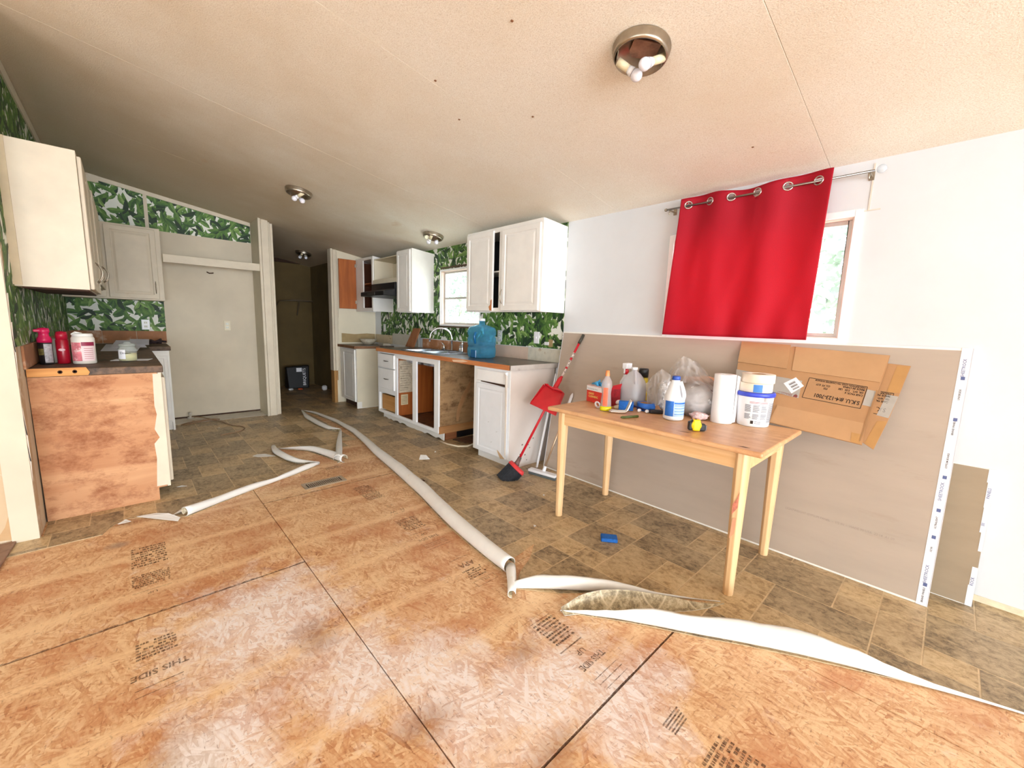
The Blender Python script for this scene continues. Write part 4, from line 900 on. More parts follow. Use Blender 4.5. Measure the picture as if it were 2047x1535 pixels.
hk = obj('wall_hook', MB().tube([(.78, F, 1.80), (.78, F-.02, 1.795), (.80, F-.028, 1.785), (.83, F-.02, 1.79), (.84, F-.004, 1.795)], .007, 8), DARK); tag(hk, 'small dark hook high on the refrigerator alcove wall', 'hook')
vb = obj('water_valve', MB().lathe([(.035, 0), (.03, .015), (.012, .02), (.012, .05), (.02, .055), (.02, .07), (.002, .075)], (.50, 6.30, .009), 14), mat('pale valve', (190, 184, 172), .4)); tag(vb, 'small pale water valve on the floor at the alcove wall', 'valve')
hp = [(.51, 6.28, .03), (.60, 6.25, .022), (.655, 6.11, .02), (.742, 5.95, .014), (.796, 5.72, .012), (.828, 5.60, .012), (.895, 5.52, .012), (.915, 5.405, .012), (.857, 5.29, .012), (.766, 5.24, .012), (.652, 5.205, .012)]
ho = thing('floor_hose', (.7, 5.6, .01), 'thin tan water line snaking over tiles from the refrigerator alcove', 'hose')
def smooth(p, k=2):
    p = [Vector(q) for q in p]
    for _ in range(k):
        q = [p[0]]
        for a, b in zip(p, p[1:]): q += [a*.75+b*.25, a*.25+b*.75]
        p = q+[p[-1]]
    return p
obj('tube', MB().tube(smooth(hp), .0065, 8), mat('tan tube', (150, 120, 92), .5, var=.15), ho)
obj('loop', MB().tube(smooth([(.742, 5.96, .014), (.66, 6.02, .018), (.53, 6.0, .014), (.40, 5.92, .012), (.374, 5.95, .012), (.447, 6.03, .014), (.577, 6.05, .02), (.69, 6.04, .026), (.75, 5.98, .024)]), .0065, 8), mat('tan tube', (150, 120, 92)), ho)
# ---- items on left worktop
z = .9305
def lathe_thing(name, prof, c, m, label, cat, part='body', n=24, **k):
    o = thing(name, c, label, cat); obj(part, MB().lathe(prof, c, n, **k), m, o); return o
BLKCAN = mat('black can print', (36, 32, 34), .35, var=.3, scale=30, stain=(190, 180, 150), samt=.34, sscale=26)
c_ = (-.385, 3.925, z)
o = lathe_thing('freshener_can', [(.030, 0), (.032, .004), (.032, .135), (.026, .148), (.024, .15)], c_, BLKCAN, 'black spray can with hot pink trigger top, leftmost on the counter', 'spray can')
pk = mat('hot pink plastic', (226, 30, 96), .35)
obj('trigger_cap', MB().lathe([(.033, .138), (.034, .16), (.024, .18), (.022, .196), (.028, .205), (.026, .226), (.004, .232)], c_, 20), pk, o)
obj('nozzle', MB().box(c_[0]-.040, c_[1]-.035, z+.205, c_[0]-.008, c_[1]-.012, z+.222), pk, o, bevel=.004)
PENDING = (o, (-.385, 3.925, z))
c_ = (-.312, 3.955, z)
o = lathe_thing('spray_can', [(.029, 0), (.031, .004), (.031, .150), (.024, .165)], c_, mat('dark red can', (176, 20, 44), .3, var=.15, scale=20), 'dark red spray can between the pink-topped can and white canister', 'spray can')
obj('cap', MB().lathe([(.028, .158), (.029, .185), (.024, .205), (.003, .210)], c_, 20), mat('deep red cap', (190, 24, 56), .35), o)
obj('logo', MB().sphere((c_[0]-.003, c_[1]-.029, z+.09), .014, sz=(1.2, .3, .7)), mat('pale pink print', (236, 190, 196), .4), o)
c_ = (-.215, 3.91, z)
o = thing('white_canister', c_, 'large white canister with pink floral label on the left counter', 'canister')
obj('body', MB().lathe([(.052, 0), (.056, .005), (.056, .165), (.050, .178), (.046, .18)], c_, 28), mat('canister white', (240, 234, 224), .4), o)
def arcpatch(c, r, a0, a1, z0, z1, m, parent, name='label_patch', n=10, r1=None):
    v = []; r1 = r if r1 is None else r1
    for i in range(n+1):
        a = a0+(a1-a0)*i/n; v += [(c[0]+r*math.cos(a), c[1]+r*math.sin(a), z0), (c[0]+r1*math.cos(a), c[1]+r1*math.sin(a), z1)]
    return obj(name, MB().add(v, [(2*i, 2*i+2, 2*i+3, 2*i+1) for i in range(n)], 0, True), m, parent, recalc=False)
FR = -PI/2
arcpatch(PENDING[1], .0325, FR-.1, FR+1.2, z+.012, z+.13, mat('silver label', (186, 182, 188), .4, var=.25, scale=50, stain=(60, 50, 60), samt=.4, sscale=40), PENDING[0])
arcpatch(PENDING[1], .0327, FR-1.1, FR-.15, z+.06, z+.10, mat('olive print', (120, 110, 60), .5, var=.4, scale=60), PENDING[0])
arcpatch(c_, .0566, FR-1.2, FR-.15, z+.02, z+.14, mat('pink floral label', (236, 130, 140), .5, var=.25, scale=26, stain=(250, 236, 232), samt=.45, sscale=22), o)
arcpatch(c_, .0566, FR-.12, FR+1.1, z+.02, z+.118, mat('pale label', (240, 214, 214), .5, var=.04), o)
arcpatch(c_, .0567, FR-.12, FR+1.1, z+.118, z+.143, mat('maroon band', (150, 30, 70), .5), o)
for i in range(6): arcpatch(c_, .0569, FR+.05, FR+.9, z+.035+i*.013, z+.038+i*.013, mat('pink text', (190, 110, 120), .5), o, 'print_line', 6)
obj('lid', MB().lathe([(.050, .178), (.050, .19), (.044, .198), (.001, .196)], c_, 24).prism([(c_[0]-.05, c_[1]-.02, z+.19), (c_[0]-.03, c_[1]-.04, z+.205), (c_[0]-.01, c_[1]-.03, z+.20), (c_[0]+.0, c_[1]-.0, z+.196)], (0, 0, .006)), WHITE, o)
c_ = (-.005, 3.98, z+.003)
o = thing('candle_jar', c_, 'glass candle jar with pale yellow wax and glass lid on the counter', 'candle')
CG = glass_like('candle glass', (240, 244, 240), .05, .22)
obj('jar', MB().lathe([(.001, 0), (.045, .001), (.050, .008), (.050, .085), (.040, .098), (.040, .104)], c_, 28), CG, o)
obj('wax', MB().lathe([(.001, .003), (.046, .004), (.047, .055), (.001, .054)], c_, 28), mat('pale yellow wax', (226, 214, 150), .5, var=.05), o)
obj('lid', MB().lathe([(.046, .104), (.048, .112), (.040, .120), (.02, .124), (.018, .134), (.002, .137)], c_, 28), CG, o)
arcpatch(c_, .0505, FR-1.3, FR-.25, z+.02, z+.085, PAPER, o, 'label_patch')
text('Dream', .022, BLACK, o, (c_[0]-.040, c_[1]-.0415, z+.055), (1, -.45, 0), (0, 0, 1))
pb = obj('napkin', MB().prism([(-.10, 4.05, z), (.10, 4.02, z), (.13, 4.13, z), (-.07, 4.18, z)], (0, 0, .0025)), PAPER); tag(pb, 'flat pale paper lying under and beside the candle jar', 'paper')
pp = thing('crumpled_papers', (-.1, 5.3, z), 'loose white papers heaped on the far end of the left counter', 'paper')
for k, q in enumerate((([(-.18, 5.1), (.06, 5.05), (.10, 5.35), (-.15, 5.45)], .04), ([(-.12, 5.2), (.13, 5.25), (.10, 5.5), (-.08, 5.5)], .075), ([(.0, 5.35), (.15, 5.3), (.16, 5.5), (.02, 5.55)], .085))):
    pts, h = q; v = [(x, y, z+(.001+.02*k if i < 2 else h)) for i, (x, y) in enumerate(pts)]
    obj('sheet', MB().prism(v, (0, 0, .002)), mat('bluish paper', (206, 208, 222), .7), pp)
ck = MB(); r = random.Random(3)
for k in range(9):
    a = Vector((.20+r.uniform(-.05, .08), 6.0+r.uniform(-.1, .1), z+.012+r.uniform(0, .02)))
    ck.tube([a, a+Vector((r.uniform(-.06, .06), r.uniform(-.08, .08), r.uniform(0, .03))), a+Vector((r.uniform(-.09, .09), r.uniform(-.1, .1), 0))], .012, 8)
tag(obj('dark_rag', ck, mat('dark rag', (58, 42, 46), .8, var=.3, scale=30)), 'bunched dark rag on the back worktop below the outlet', 'rag')
gb = obj('small_appliance', MB().rings(lambda a, b, d: (a, b, z+d), L+.02, L+.12, 4.0, 4.16, [(0, 0), (0, .10), (.01, .15), (.02, .16)]), mat('grey beige plastic', (176, 172, 156), .5), bevel=.004); tag(gb, 'pale grey box against the leaf wallpaper behind the spray cans', 'box')
# ================================================================ FLOOR VENT + PANTRY
vt = thing('floor_register', (1.045, 3.23, 0), 'brown metal floor vent grille set in the bare board near the torn notch', 'vent')
VM = mat('bronze metal', (178, 162, 142), .5, .2, var=.15)
vx0, vx1, vy0, vy1 = .895, 1.200, 3.165, 3.295
obj('frame', MB().box(vx0, vy0, .001, vx1, vy0+.022, .006).box(vx0, vy1-.022, .001, vx1, vy1, .006).box(vx0, vy0+.022, .001, vx0+.024, vy1-.022, .006).box(vx1-.024, vy0+.022, .001, vx1, vy1-.022, .006), VM, vt, bevel=.002)
obj('duct_opening', MB().box(vx0+.024, vy0+.022, .0015, vx1-.024, vy1-.022, .0025), BLACK, vt)
for k in range(17): obj('slat', MB().box(vx0+.034+k*.0142, vy0+.022, .0027, vx0+.0405+k*.0142, vy1-.022, .0058), VM, vt)
sh = thing('pantry_shelf', (2.3, 8.3, 1.58), 'wire shelf with hanging rod on the dark pantry back wall', 'shelf')
DW = mat('dim wire', (120, 104, 84), .5, .5)
obj('rod', MB().tube([(2.03, 8.48, 1.50), (2.03, 8.32, 1.57), (2.20, 8.30, 1.585), (2.60, 8.30, 1.585)], .010, 8), DW, sh)
for k in range(5): obj('wire', MB().box(2.25, 8.30+k*.04, 1.60, 2.60, 8.304+k*.04, 1.606), DW, sh)
obj('bracket', MB().prism([(2.36, 8.30, 1.595), (2.37, 8.30, 1.585), (2.37, 8.49, 1.32), (2.36, 8.49, 1.33)], (.01, 0, 0)), DW, sh)
bg_ = thing('charcoal_bag', (2.26, 8.1, 0), 'black paper bag with white lettering standing in the dark pantry', 'bag')
obj('bag_body', MB().hexa([(2.06, 8.02, .006), (2.40, 8.02, .006), (2.42, 8.24, .006), (2.04, 8.24, .006)], [(2.04, 8.08, .40), (2.43, 8.08, .42), (2.43, 8.17, .42), (2.04, 8.17, .40)]), mat('black bag', (14, 14, 18), .5, var=.3), bg_, bevel=.02, seg=2)
obj('bag_label', MB().box(2.20, 8.058, .31, 2.29, 8.060, .38), PAPER, bg_)
text('BRIQUETS', .07, PAPER, bg_, (2.34, 8.006, .06), (0.02, .1, 1), (-1, 0, .0))
tag(obj('litter', MB().box(2.02, 7.90, .005, 2.10, 7.96, .035), PAPER, bevel=.012), 'pale crumpled scrap left of the black bag in the pantry', 'litter')
tag(obj('litter', MB().box(2.17, 7.88, .005, 2.25, 7.93, .03), mat('orange wrapper', (190, 84, 40), .6), bevel=.01), 'small orange wrapper in front of the black bag in the pantry', 'litter')
tag(obj('litter', MB().box(2.50, 7.6, .005, 2.58, 7.68, .09), PAPER, bevel=.02), 'pale crumpled scrap by the right pantry wall', 'litter')
# ---- ceiling lights
BULB = NT('frosted bulb'); BULB.out(s2l((236, 236, 246)), .25); BULB.b.inputs['Subsurface Weight'].default_value = 0; BULB = BULB.m
def light(x, y, label, rot=0, sc_=1, group=None):
    zc = ceil_z(x)-.002; tilt = math.atan(.163)
    o = thing('ceiling_light', (x, y, zc), label, 'lamp'); M = Matrix.Translation((x, y, zc)) @ Matrix.Rotation(tilt, 4, 'Y') @ Matrix.Rotation(rot, 4, 'Z') @ Matrix.Rotation(PI, 4, 'X') @ Matrix.Scale(.78, 4)
    def q(mb): return mb.xf(M)
    obj('ring_pan', q(MB().lathe([(.148, 0), (.150, .006), (.146, .016), (.148, .020), (.142, .034), (.143, .038), (.134, .052), (.130, .052), (.130, .012), (.001, .010)], (0, 0, 0), 40)), METAL, o)
    obj('backing_plate', q(MB().prism([(-.09, -.06, .012), (.05, -.08, .012), (.06, .0, .012), (.04, .04, .012), (-.08, .05, .012)], (0, 0, .006))), mat('rusty foil', (150, 110, 90), .6, .2, var=.3, scale=20), o)
    for k, (a, d, zz_) in enumerate(((.25, 1, .05), (3.0, 1, .062))):
        ca, sa = math.cos(a), math.sin(a); p0 = Vector((ca*.115, sa*.115, .040)); p1 = Vector((ca*.058, sa*.058, zz_+.022)); off_ = Vector((-sa, ca, 0))*.034; p0 = p0+off_*.6; p1 = p1+off_*1.15; dr_ = (p1-p0).normalized()
        sk_ = obj('bulb_socket', q(MB().cyl(p0, p1, .021, .020, 18)), mat('ivory socket', (232, 220, 184), .5), o)
        obj('bulb_base', q(MB().cyl(p1, p1+dr_*.028, .019, .026, 18)), WPLAS, o)
        c0 = p1+dr_*.055
        obj('bulb', q(MB().sphere(c0, .031, n=20)), BULB, o)
        obj('socket_bracket', q(MB().box(ca*.120-.003, sa*.120-.02, .012, ca*.120+.003, sa*.120+.02, .055)), METAL, o)
    return o
light(1.625, 1.02, 'bare ceiling light with two bulbs nearest the camera', 2.3)
light(1.285, 4.38, 'bare ceiling light in the middle of the kitchen, left of the wall cabinets', 1.8)
light(2.60, 4.13, 'bare ceiling light close to the kitchen window wall', .9)
light(2.16, 7.25, 'unlit ceiling light inside the dark pantry', 1.2)
cx = MB()
for x, y in ((1.216, 1.361), (1.224, 1.933), (1.485, 2.092), (1.698, 1.709), (2.534, .867)): 
    cx.box(x-.004, y-.004, ceil_z(x)-.004, x+.006, y+.005, ceil_z(x)-.001)
obj('ceiling_stain_spots', cx, mat('rust spots', (130, 84, 50), .8), ce)
# ================================================================ DRYWALL SHEETS
KRAFT = mat('drywall kraft face', (178, 163, 148), .75, var=.04, scale=1.6, stain=(168, 151, 134), samt=.42, sscale=1.2, stretch=(1, 1, 5))
KRAFT2 = mat('drywall kraft face darker', (160, 142, 118), .75, var=.06, scale=3, stretch=(1, 1, 3))
GYP = mat('gypsum core', (240, 238, 232), .8)
TAPE = mat('white end tape', (232, 234, 240), .5, var=.03)
TINK = mat('blue grey tape ink', (92, 104, 150), .6)
def lean(xb, xt, h):
    e = Vector((xt-xb, 0, h)); Lh = e.length; e.normalize(); nn = Vector((-e.z, 0, e.x))
    return (lambda y, s, out=0: Vector((xb, y, .006))+e*s+nn*out), Lh, e, nn
def slab(name, f, y0, y1, s0, s1, o0, o1, m, parent, bevel=0, label=None, yt0=None, yt1=None):
    a, b = (yt0 if yt0 is not None else y0), (yt1 if yt1 is not None else y1)
    return obj(name, MB().hexa([f(y0, s0, o0), f(y1, s0, o0), f(y1, s0, o1), f(y0, s0, o1)], [f(a, s1, o0), f(b, s1, o0), f(b, s1, o1), f(a, s1, o1)]), m, parent, bevel=bevel, label=label)
f1, H1, e1, n1 = lean(2.68, 2.932, 1.22)
dw = thing('drywall_sheet', (2.7, 1.2, .006), 'large tan drywall sheet leaning on the wall behind the table', 'drywall')
slab('gypsum_core', f1, -.066, 2.40, .0, H1, -.0125, -.0005, GYP, dw, yt1=2.449)
slab('paper_face', f1, -.064, 2.397, .010, H1-.012, -.0006, .0008, KRAFT, dw, yt1=2.446)
slab('end_tape', f1, -.068, -.030, .0, H1, .0009, .0016, TAPE, dw, label='white printed end tape')
slab('end_tape', f1, -.0695, -.066, .0, H1, -.0125, .0016, TAPE, dw)
slab('end_tape', f1, 2.398, 2.402, .0, H1, -.0125, .0016, TAPE, dw, yt0=2.447, yt1=2.451)
def vtext(f, s, y, body, size, m, parent, out=.002, sx=1, e=e1):     # lettering running up the leaning edge
    text(body, size, m, parent, f(y, s, out), e, (0, 1, 0), 'lettering', .0002, 'CENTER', sx)
r = random.Random(4)
for s_, b in ((1.15, 'SHEETROCK'), (1.02, 'UNDERSIDE'), (.86, 'BRAND PANELS'), (.70, 'GYPSUM BOARD'), (.55, 'SHEETROCK'), (.40, 'ULTRALIGHT'), (.27, '1/2 IN'), (.15, 'SHEETROCK'), (.05, 'BRAND PANELS')):
    vtext(f1, s_, -.052, b, .016 if 'ROCK' in b else .010, TINK if 'ROCK' in b else INK, dw)
for s_ in (1.1, .9, .62, .46, .33, .1): slab('tape_logo', f1, -.057, -.043, s_-.008, s_+.008, .0017, .0021, TINK if r.random() < .5 else INK, dw)
for y0, y1, s in ((1.82, 1.05, .48), (.55, .02, .26)):
    t_ = 'LIGHTWEIGHT GYPSUM PANEL  -  1/2 IN  -  MADE IN USA  22:14  A1 09'
    text(t_, .017, mat('faint grey ink', (160, 146, 134), .8), dw, f1(y0, s, .0012), (0, -1, 0), e1, 'lettering', 0, 'LEFT', (y0-y1)/.6)
f2, H2, e2, n2 = lean(2.852, 2.938, .66)
d2 = thing('drywall_offcut', (2.88, -.1, .006), 'narrow brown drywall offcut standing right of the large sheet', 'drywall')
slab('gypsum_core', f2, -.212, .25, 0, H2, -.0125, -.0005, GYP, d2)
slab('paper_face', f2, -.210, .25, .004, H2-.004, -.0006, .0008, KRAFT2, d2)
for s0, s1, wd in ((.0, .10, .022), (.10, .19, .019), (.27, .36, .012), (.36, .48, .018), (.48, .60, .020), (.60, H2, .024)):
    slab('end_tape', f2, -.2125, -.2125+wd, s0, s1, .0009, .0015, TAPE, d2)
slab('end_tape', f2, -.2135, -.2118, 0, H2, -.0125, .0015, TAPE, d2)
for s_, b in ((.12, 'ROCK'), (.4, 'IIII'), (.55, 'PANELS')): vtext(f2, s_, -.206, b, .015, TINK, d2, e=e2)
cbd = obj('white_strip', MB().hexa([(2.61, 2.42, .006), (2.625, 2.42, .006), (2.625, 2.432, .006), (2.61, 2.432, .006)], [(2.855, 2.452, .84), (2.868, 2.452, .84), (2.868, 2.464, .84), (2.855, 2.464, .84)]), WPLAS); tag(cbd, 'thin white strip leaning between the end cabinet and the drywall sheet', 'strip')
# ================================================================ TABLE
tb = thing('wooden_table', (2.32, 1.13, 0), 'light pine rectangular table with octagonal legs in front of the drywall', 'table')
TT = wood('worn pine top', (206, 152, 104), (228, 184, 138), .8, 1, .4, stain=(192, 136, 92))
obj('tabletop', MB().box(1.982, .505, .724, 2.66, 1.765, .75), TT, tb, bevel=.010, seg=3)
obj('apron', MB().box(2.03, .62, .640, 2.048, 1.66, .7235), PINE, tb); obj('apron', MB().box(2.60, .62, .640, 2.618, 1.66, .7235), PINE, tb)
obj('apron', MB().box(2.06, .575, .640, 2.60, .593, .7235), PINE, tb); obj('apron', MB().box(2.06, 1.685, .640, 2.60, 1.703, .7235), PINE, tb)
for x, y, ox, oy in ((2.05, .60, 1, 1), (2.595, .60, -1, 1), (2.05, 1.68, 1, -1), (2.595, 1.68, -1, -1)):
    lg = MB(); k = .42
    prof = [(.020, .0), (.0225, .004), (.026, .25), (.030, .50), (.033, .64), (.033, .7235)]
    v = []; N = 8
    for rr, zz_ in prof:
        for j in range(N):
            q = 2*PI*(j+.5)/N; v.append((x+rr*1.06*math.cos(q), y+rr*1.06*math.sin(q), max(zz_, .005)))
    f = [(i*N+j, i*N+(j+1) % N, (i+1)*N+(j+1) % N, (i+1)*N+j) for i in range(len(prof)-1) for j in range(N)]+[tuple(range(N))[::-1], tuple(range(len(v)-N, len(v)))]
    lg.add(v, f); le = obj('leg', lg, PINEV, tb, bevel=.002)
    if x < 2.3 and y < 1:
        obj('red_scuff', MB().prism([(x-.0335, y+.012, .42), (x-.0330, y-.010, .46), (x-.0332, y-.012, .54), (x-.0325, y-.002, .50), (x-.033, y+.013, .47)], (.001, 0, 0)), mat('red scuff', (216, 134, 110), .6, var=.2, scale=60), le)
        obj('red_scuff', MB().prism([(x-.0318, y+.012, .30), (x-.0318, y-.006, .33), (x-.0325, y-.010, .41), (x-.0325, y+.006, .40)], (.001, 0, 0)), mat('pale red scuff', (226, 164, 128), .6), le)
BR = mat('burn mark', (92, 56, 30), .6)
for pts in ([(2.06, .93), (2.075, .90), (2.085, .86), (2.07, .875)], [(2.02, .62), (2.035, .60), (2.03, .57), (2.018, .585)], [(2.19, 1.52), (2.20, 1.50), (2.195, 1.47)], [(2.10, 1.20), (2.108, 1.198), (2.105, 1.19)]):
    obj('surface_mark', MB().prism([(x, y, .7499) for x, y in pts], (0, 0, .0006)), BR, tb)
# ================================================================ THINGS ON THE TABLE
z = .7508
def strip_print(parent, c, r0, a0, a1, zs, m, n=8, th=.003):
    for q in zs: arcpatch(c, r0, a0, a1, z+q, z+q+th, m, parent, 'print_line', n)
VA = math.radians(180+44)          # direction towards the room side
# glove box
gbx = thing('glove_box', (2.40, 1.63, z), 'red and white cardboard glove box with blue gloves poking out', 'box')
GM = Matrix.Translation((2.395, 1.62, z)) @ Matrix.Rotation(math.radians(-14), 4, 'Z')
RB = mat('red box print', (222, 60, 48), .45, var=.12, scale=20); DRB = mat('dark red box side', (150, 24, 34), .45, var=.3, scale=26, stain=(60, 16, 20), samt=.4)
obj('carton', MB().box(-.055, -.11, 0, .055, .11, .115).xf(GM), RB, gbx, bevel=.002)
obj('white_band', MB().box(-.0565, -.109, .082, -.0552, .109, .114).xf(GM), PAPER, gbx)
obj('top_panel', MB().box(-.054, -.109, .1152, .054, .109, .1162).xf(GM), mat('pink white top', (226, 196, 190), .5, var=.1), gbx)
obj('end_panel', MB().box(-.054, -.1115, .001, .054, -.1102, .114).xf(GM), DRB, gbx)
obj('open_flap', MB().prism([(-.03, -.112, .114), (.05, -.112, .112), (.058, -.118, .150), (-.02, -.118, .140)], (0, .002, 0)).xf(GM), mat('red flap', (190, 30, 40), .45), gbx)
text('HAND\nCLEANING', .020, mat('yellow ink', (250, 214, 120), .5), gbx, GM @ Vector((-.058, .085, .055)), GM.to_3x3() @ Vector((0, -1, 0)), (0, 0, 1), 'lettering', .0005)
text('Vinyl Disposable Gloves', .011, mat('teal ink', (60, 130, 150), .5), gbx, GM @ Vector((-.058, .10, .092)), GM.to_3x3() @ Vector((0, -1, 0)), (0, 0, 1), 'lettering')
for k in range(7):
    a = Vector((r.uniform(-.02, .03), r.uniform(-.01, .06), .114)); g = MB().tube([a, a+Vector((r.uniform(-.03, .03), r.uniform(-.03, .03), r.uniform(.015, .035))), a+Vector((r.uniform(-.04, .04), r.uniform(-.05, .05), .012))], [.009, .013, .006], 7)
    obj('glove', g.xf(GM), mat('blue nitrile', (62, 150, 196), .5), gbx)
# spray bottle + black can behind
sb = thing('spray_bottle', (2.60, 1.575, z), 'white spray bottle with red neck hidden behind the gallon jug', 'spray bottle')
obj('body', MB().lathe([(.035, 0), (.04, .01), (.04, .14), (.02, .18), (.016, .20)], (2.60, 1.575, z), 20), WPLAS, sb)
obj('collar', MB().lathe([(.018, .195), (.018, .225), (.012, .235)], (2.60, 1.575, z), 16), RED, sb)
obj('trigger_head', MB().box(2.575, 1.556, z+.235, 2.645, 1.594, z+.275).box(2.572, 1.568, z+.20, 2.578, 1.582, z+.238), WPLAS, sb, bevel=.005)
ac = thing('aerosol_can', (2.63, 1.455, z), 'yellow and black aerosol can with black cap behind the gallon jug', 'spray can')
obj('body', MB().lathe([(.031, 0), (.033, .004), (.033, .175), (.028, .185)], (2.63, 1.455, z), 22), mat('yellow black can', (214, 190, 40), .35, var=.1, scale=20, stain=(40, 34, 20), samt=.5, sscale=18), ac)
obj('cap', MB().lathe([(.033, .187), (.034, .235), (.030, .247), (.002, .247)], (2.63, 1.455, z), 22), BLACK, ac)
# gallon jug
MILK = glass_like('milky jug plastic', (236, 236, 240), .25, .42)
gj = thing('gallon_jug', (2.50, 1.45, z), 'translucent white gallon jug half full of water on the table', 'jug')
def sqz(prof, cx, cy, e_=4, M=None):
    N = 32; v = []
    for r_, h in prof:
        for j in range(N):
            q = 2*PI*j/N+.35; c, s_ = math.cos(q), math.sin(q); k = 1 if r_ < .03 else (abs(c)**e_+abs(s_)**e_)**(-1/e_); v.append((cx+r_*c*k, cy+r_*s_*k, z+h))
    return MB().add(v, [(i*N+j, i*N+(j+1) % N, (i+1)*N+(j+1) % N, (i+1)*N+j) for i in range(len(prof)-1) for j in range(N)], 0, True)
cx, cy = 2.50, 1.452
obj('jug_body', sqz([(.001, .0), (.060, .001), (.072, .008), (.074, .03), (.074, .14), (.070, .155), (.055, .19), (.035, .220), (.020, .236), (.018, .25), (.001, .251)], cx, cy), MILK, gj)
obj('water', sqz([(.001, .003), (.060, .004), (.071, .010), (.072, .03), (.072, .105), (.001, .105)], cx, cy), mat('jug water', (150, 156, 164), .25, var=.02), gj)
hm = MB().tube(smooth([(cx-.05, cy-.045, z+.145), (cx-.058, cy-.05, z+.17), (cx-.045, cy-.04, z+.20), (cx-.015, cy-.015, z+.235)]), .011, 10)
obj('handle', hm, MILK, gj)
obj('cap', MB().cyl((cx, cy, z+.245), (cx, cy, z+.262), .021, .021, 18), mat('clear white cap', (236, 236, 240), .3), gj)
# dish soap bottle
ds = thing('soap_bottle', (2.18, 1.45, z), 'clear narrow bottle with orange cap and yellow soap at the bottom', 'bottle')
MS = Matrix.Translation((2.18, 1.45, z))
CLB = glass_like('clear bottle plastic', (226, 216, 214), .08, .34)
def ell(prof, ax, ay, N=24): 
    v = []
    for r_, h in prof:
        for j in range(N): q = 2*PI*j/N; v.append((ax*r_*math.cos(q), ay*r_*math.sin(q), h))
    return MB().add(v, [(i*N+j, i*N+(j+1) % N, (i+1)*N+(j+1) % N, (i+1)*N+j) for i in range(len(prof)-1) for j in range(N)], 0, True)
RZ = MS @ Matrix.Rotation(math.radians(44), 4, 'Z')
obj('bottle', ell([(.01, .0), (.95, .001), (1, .01), (.92, .06), (.78, .11), (.95, .165), (.85, .19), (.45, .215), (.36, .222), (.36, .228)], .024, .036).xf(RZ), CLB, ds)
obj('soap', ell([(.01, .003), (.97, .003), (1.02, .012), (1.0, .030), (.01, .030)], .024, .036).xf(RZ), mat('yellow soap', (214, 204, 10), .2, var=.02), ds)
obj('cap', ell([(.5, .222), (.5, .238), (.42, .242), (.42, .256), (.01, .257)], .024, .028).xf(RZ), mat('orange cap', (226, 140, 84), .4), ds)
arcp = MB(); 
for i in range(7):
    a = 2.5+i*.13; 
    for h in (.035, .15): arcp.v.append((.0250*math.cos(a)*1.0, .0372*math.sin(a), h))
arcp.f = [[2*i, 2*i+2, 2*i+3, 2*i+1] for i in range(6)]; arcp.m = [0]*6; arcp.sm = [True]*6
obj('orange_label', arcp.xf(RZ), mat('orange label', (230, 96, 60), .45, var=.15, scale=40), ds, recalc=False)
# small clutter
tag(obj('white_ring', MB().tube([(2.23+.022*math.cos(a), 1.545+.01*math.sin(a), z+.018+.016*math.sin(a)) for a in [i*PI/6 for i in range(12)]], .006, 8, closed=True), WPLAS), 'small white plastic ring beside the soap bottle on the table', 'ring')
tag(obj('soap_bar', MB().box(2.285, 1.40, z, 2.345, 1.46, z+.022), mat('cream bar', (232, 220, 200), .5), bevel=.008, seg=2), 'cream rectangular bar behind the hex keys on the table', 'bar')
tag(obj('crumpled_rag', MB().sphere((2.41, 1.505, z+.022), .022, sz=(1.3, 1, .8)).sphere((2.43, 1.485, z+.018), .018, sz=(1.2, 1, .8)), mat('white rag', (232, 226, 226), .8, var=.08, scale=40, bump=.6, bscale=60)), 'crumpled white tissue between the glove box and gallon jug', 'tissue')
bs = obj('blue_sponge', MB().box(-.045, -.006, 0, .045, .022, .058).xf(Matrix.Translation((2.29, 1.372, z+.004)) @ Matrix.Rotation(math.radians(-58), 4, 'Z') @ Matrix.Rotation(.22, 4, 'X')), mat('blue sponge', (34, 104, 190), .9, var=.12, scale=90, bump=.6, bscale=200), bevel=.003); tag(bs, 'blue sponge standing on edge behind the silver hex keys', 'sponge')
hk_ = thing('hex_keys', (2.20, 1.35, z), 'pair of silver L-shaped hex keys on the table beside the blue sponge', 'hex key')
for k in range(2):
    q = k*.014
    pth = [(2.150+q, 1.405+q*.3, z+.008+.004*k), (2.195+q, 1.325+q, z+.009+.004*k), (2.203+q, 1.313+q, z+.016), (2.208+q, 1.308+q, z+.03), (2.232+q, 1.300+q, z+.085)]
    obj('key', MB().tube(smooth(pth, 1), .0075, 6), CHROME, hk_)
tag(obj('green_marker', MB().cyl((2.075, 1.262, z+.007), (2.180, 1.222, z+.007), .007, .0075, 12).cyl((2.066, 1.2655, z+.007), (2.075, 1.262, z+.007), .004, .007, 12), mat('olive pen', (74, 88, 36), .4)), 'olive green pen lying on the front of the table', 'pen')
bt_ = thing('painters_tape', (2.46, 1.29, z), 'roll of blue painters tape beside the bubble wrap bag', 'tape')
ZR = Matrix.Translation((2.43, 1.31, z)) 
obj('roll', MB().lathe([(.040, 0), (.056, 0), (.057, .002), (.057, .046), (.056, .048), (.040, .048), (.040, 0)], (2.43, 1.31, z), 30), mat('blue tape', (40, 110, 206), .55, var=.05), bt_)
obj('core', MB().lathe([(.038, .001), (.0395, .001), (.0395, .047), (.038, .047), (.038, .001)], (2.43, 1.31, z), 24), CARD, bt_)
bg2 = obj('black_gadget', MB().box(-.04, -.02, 0, .04, .02, .022).xf(Matrix.Translation((2.385, 1.215, z)) @ Matrix.Rotation(-.9, 4, 'Z')), BLACK, bevel=.006, seg=2); tag(bg2, 'small black plastic tool in front of the blue tape roll', 'tool')
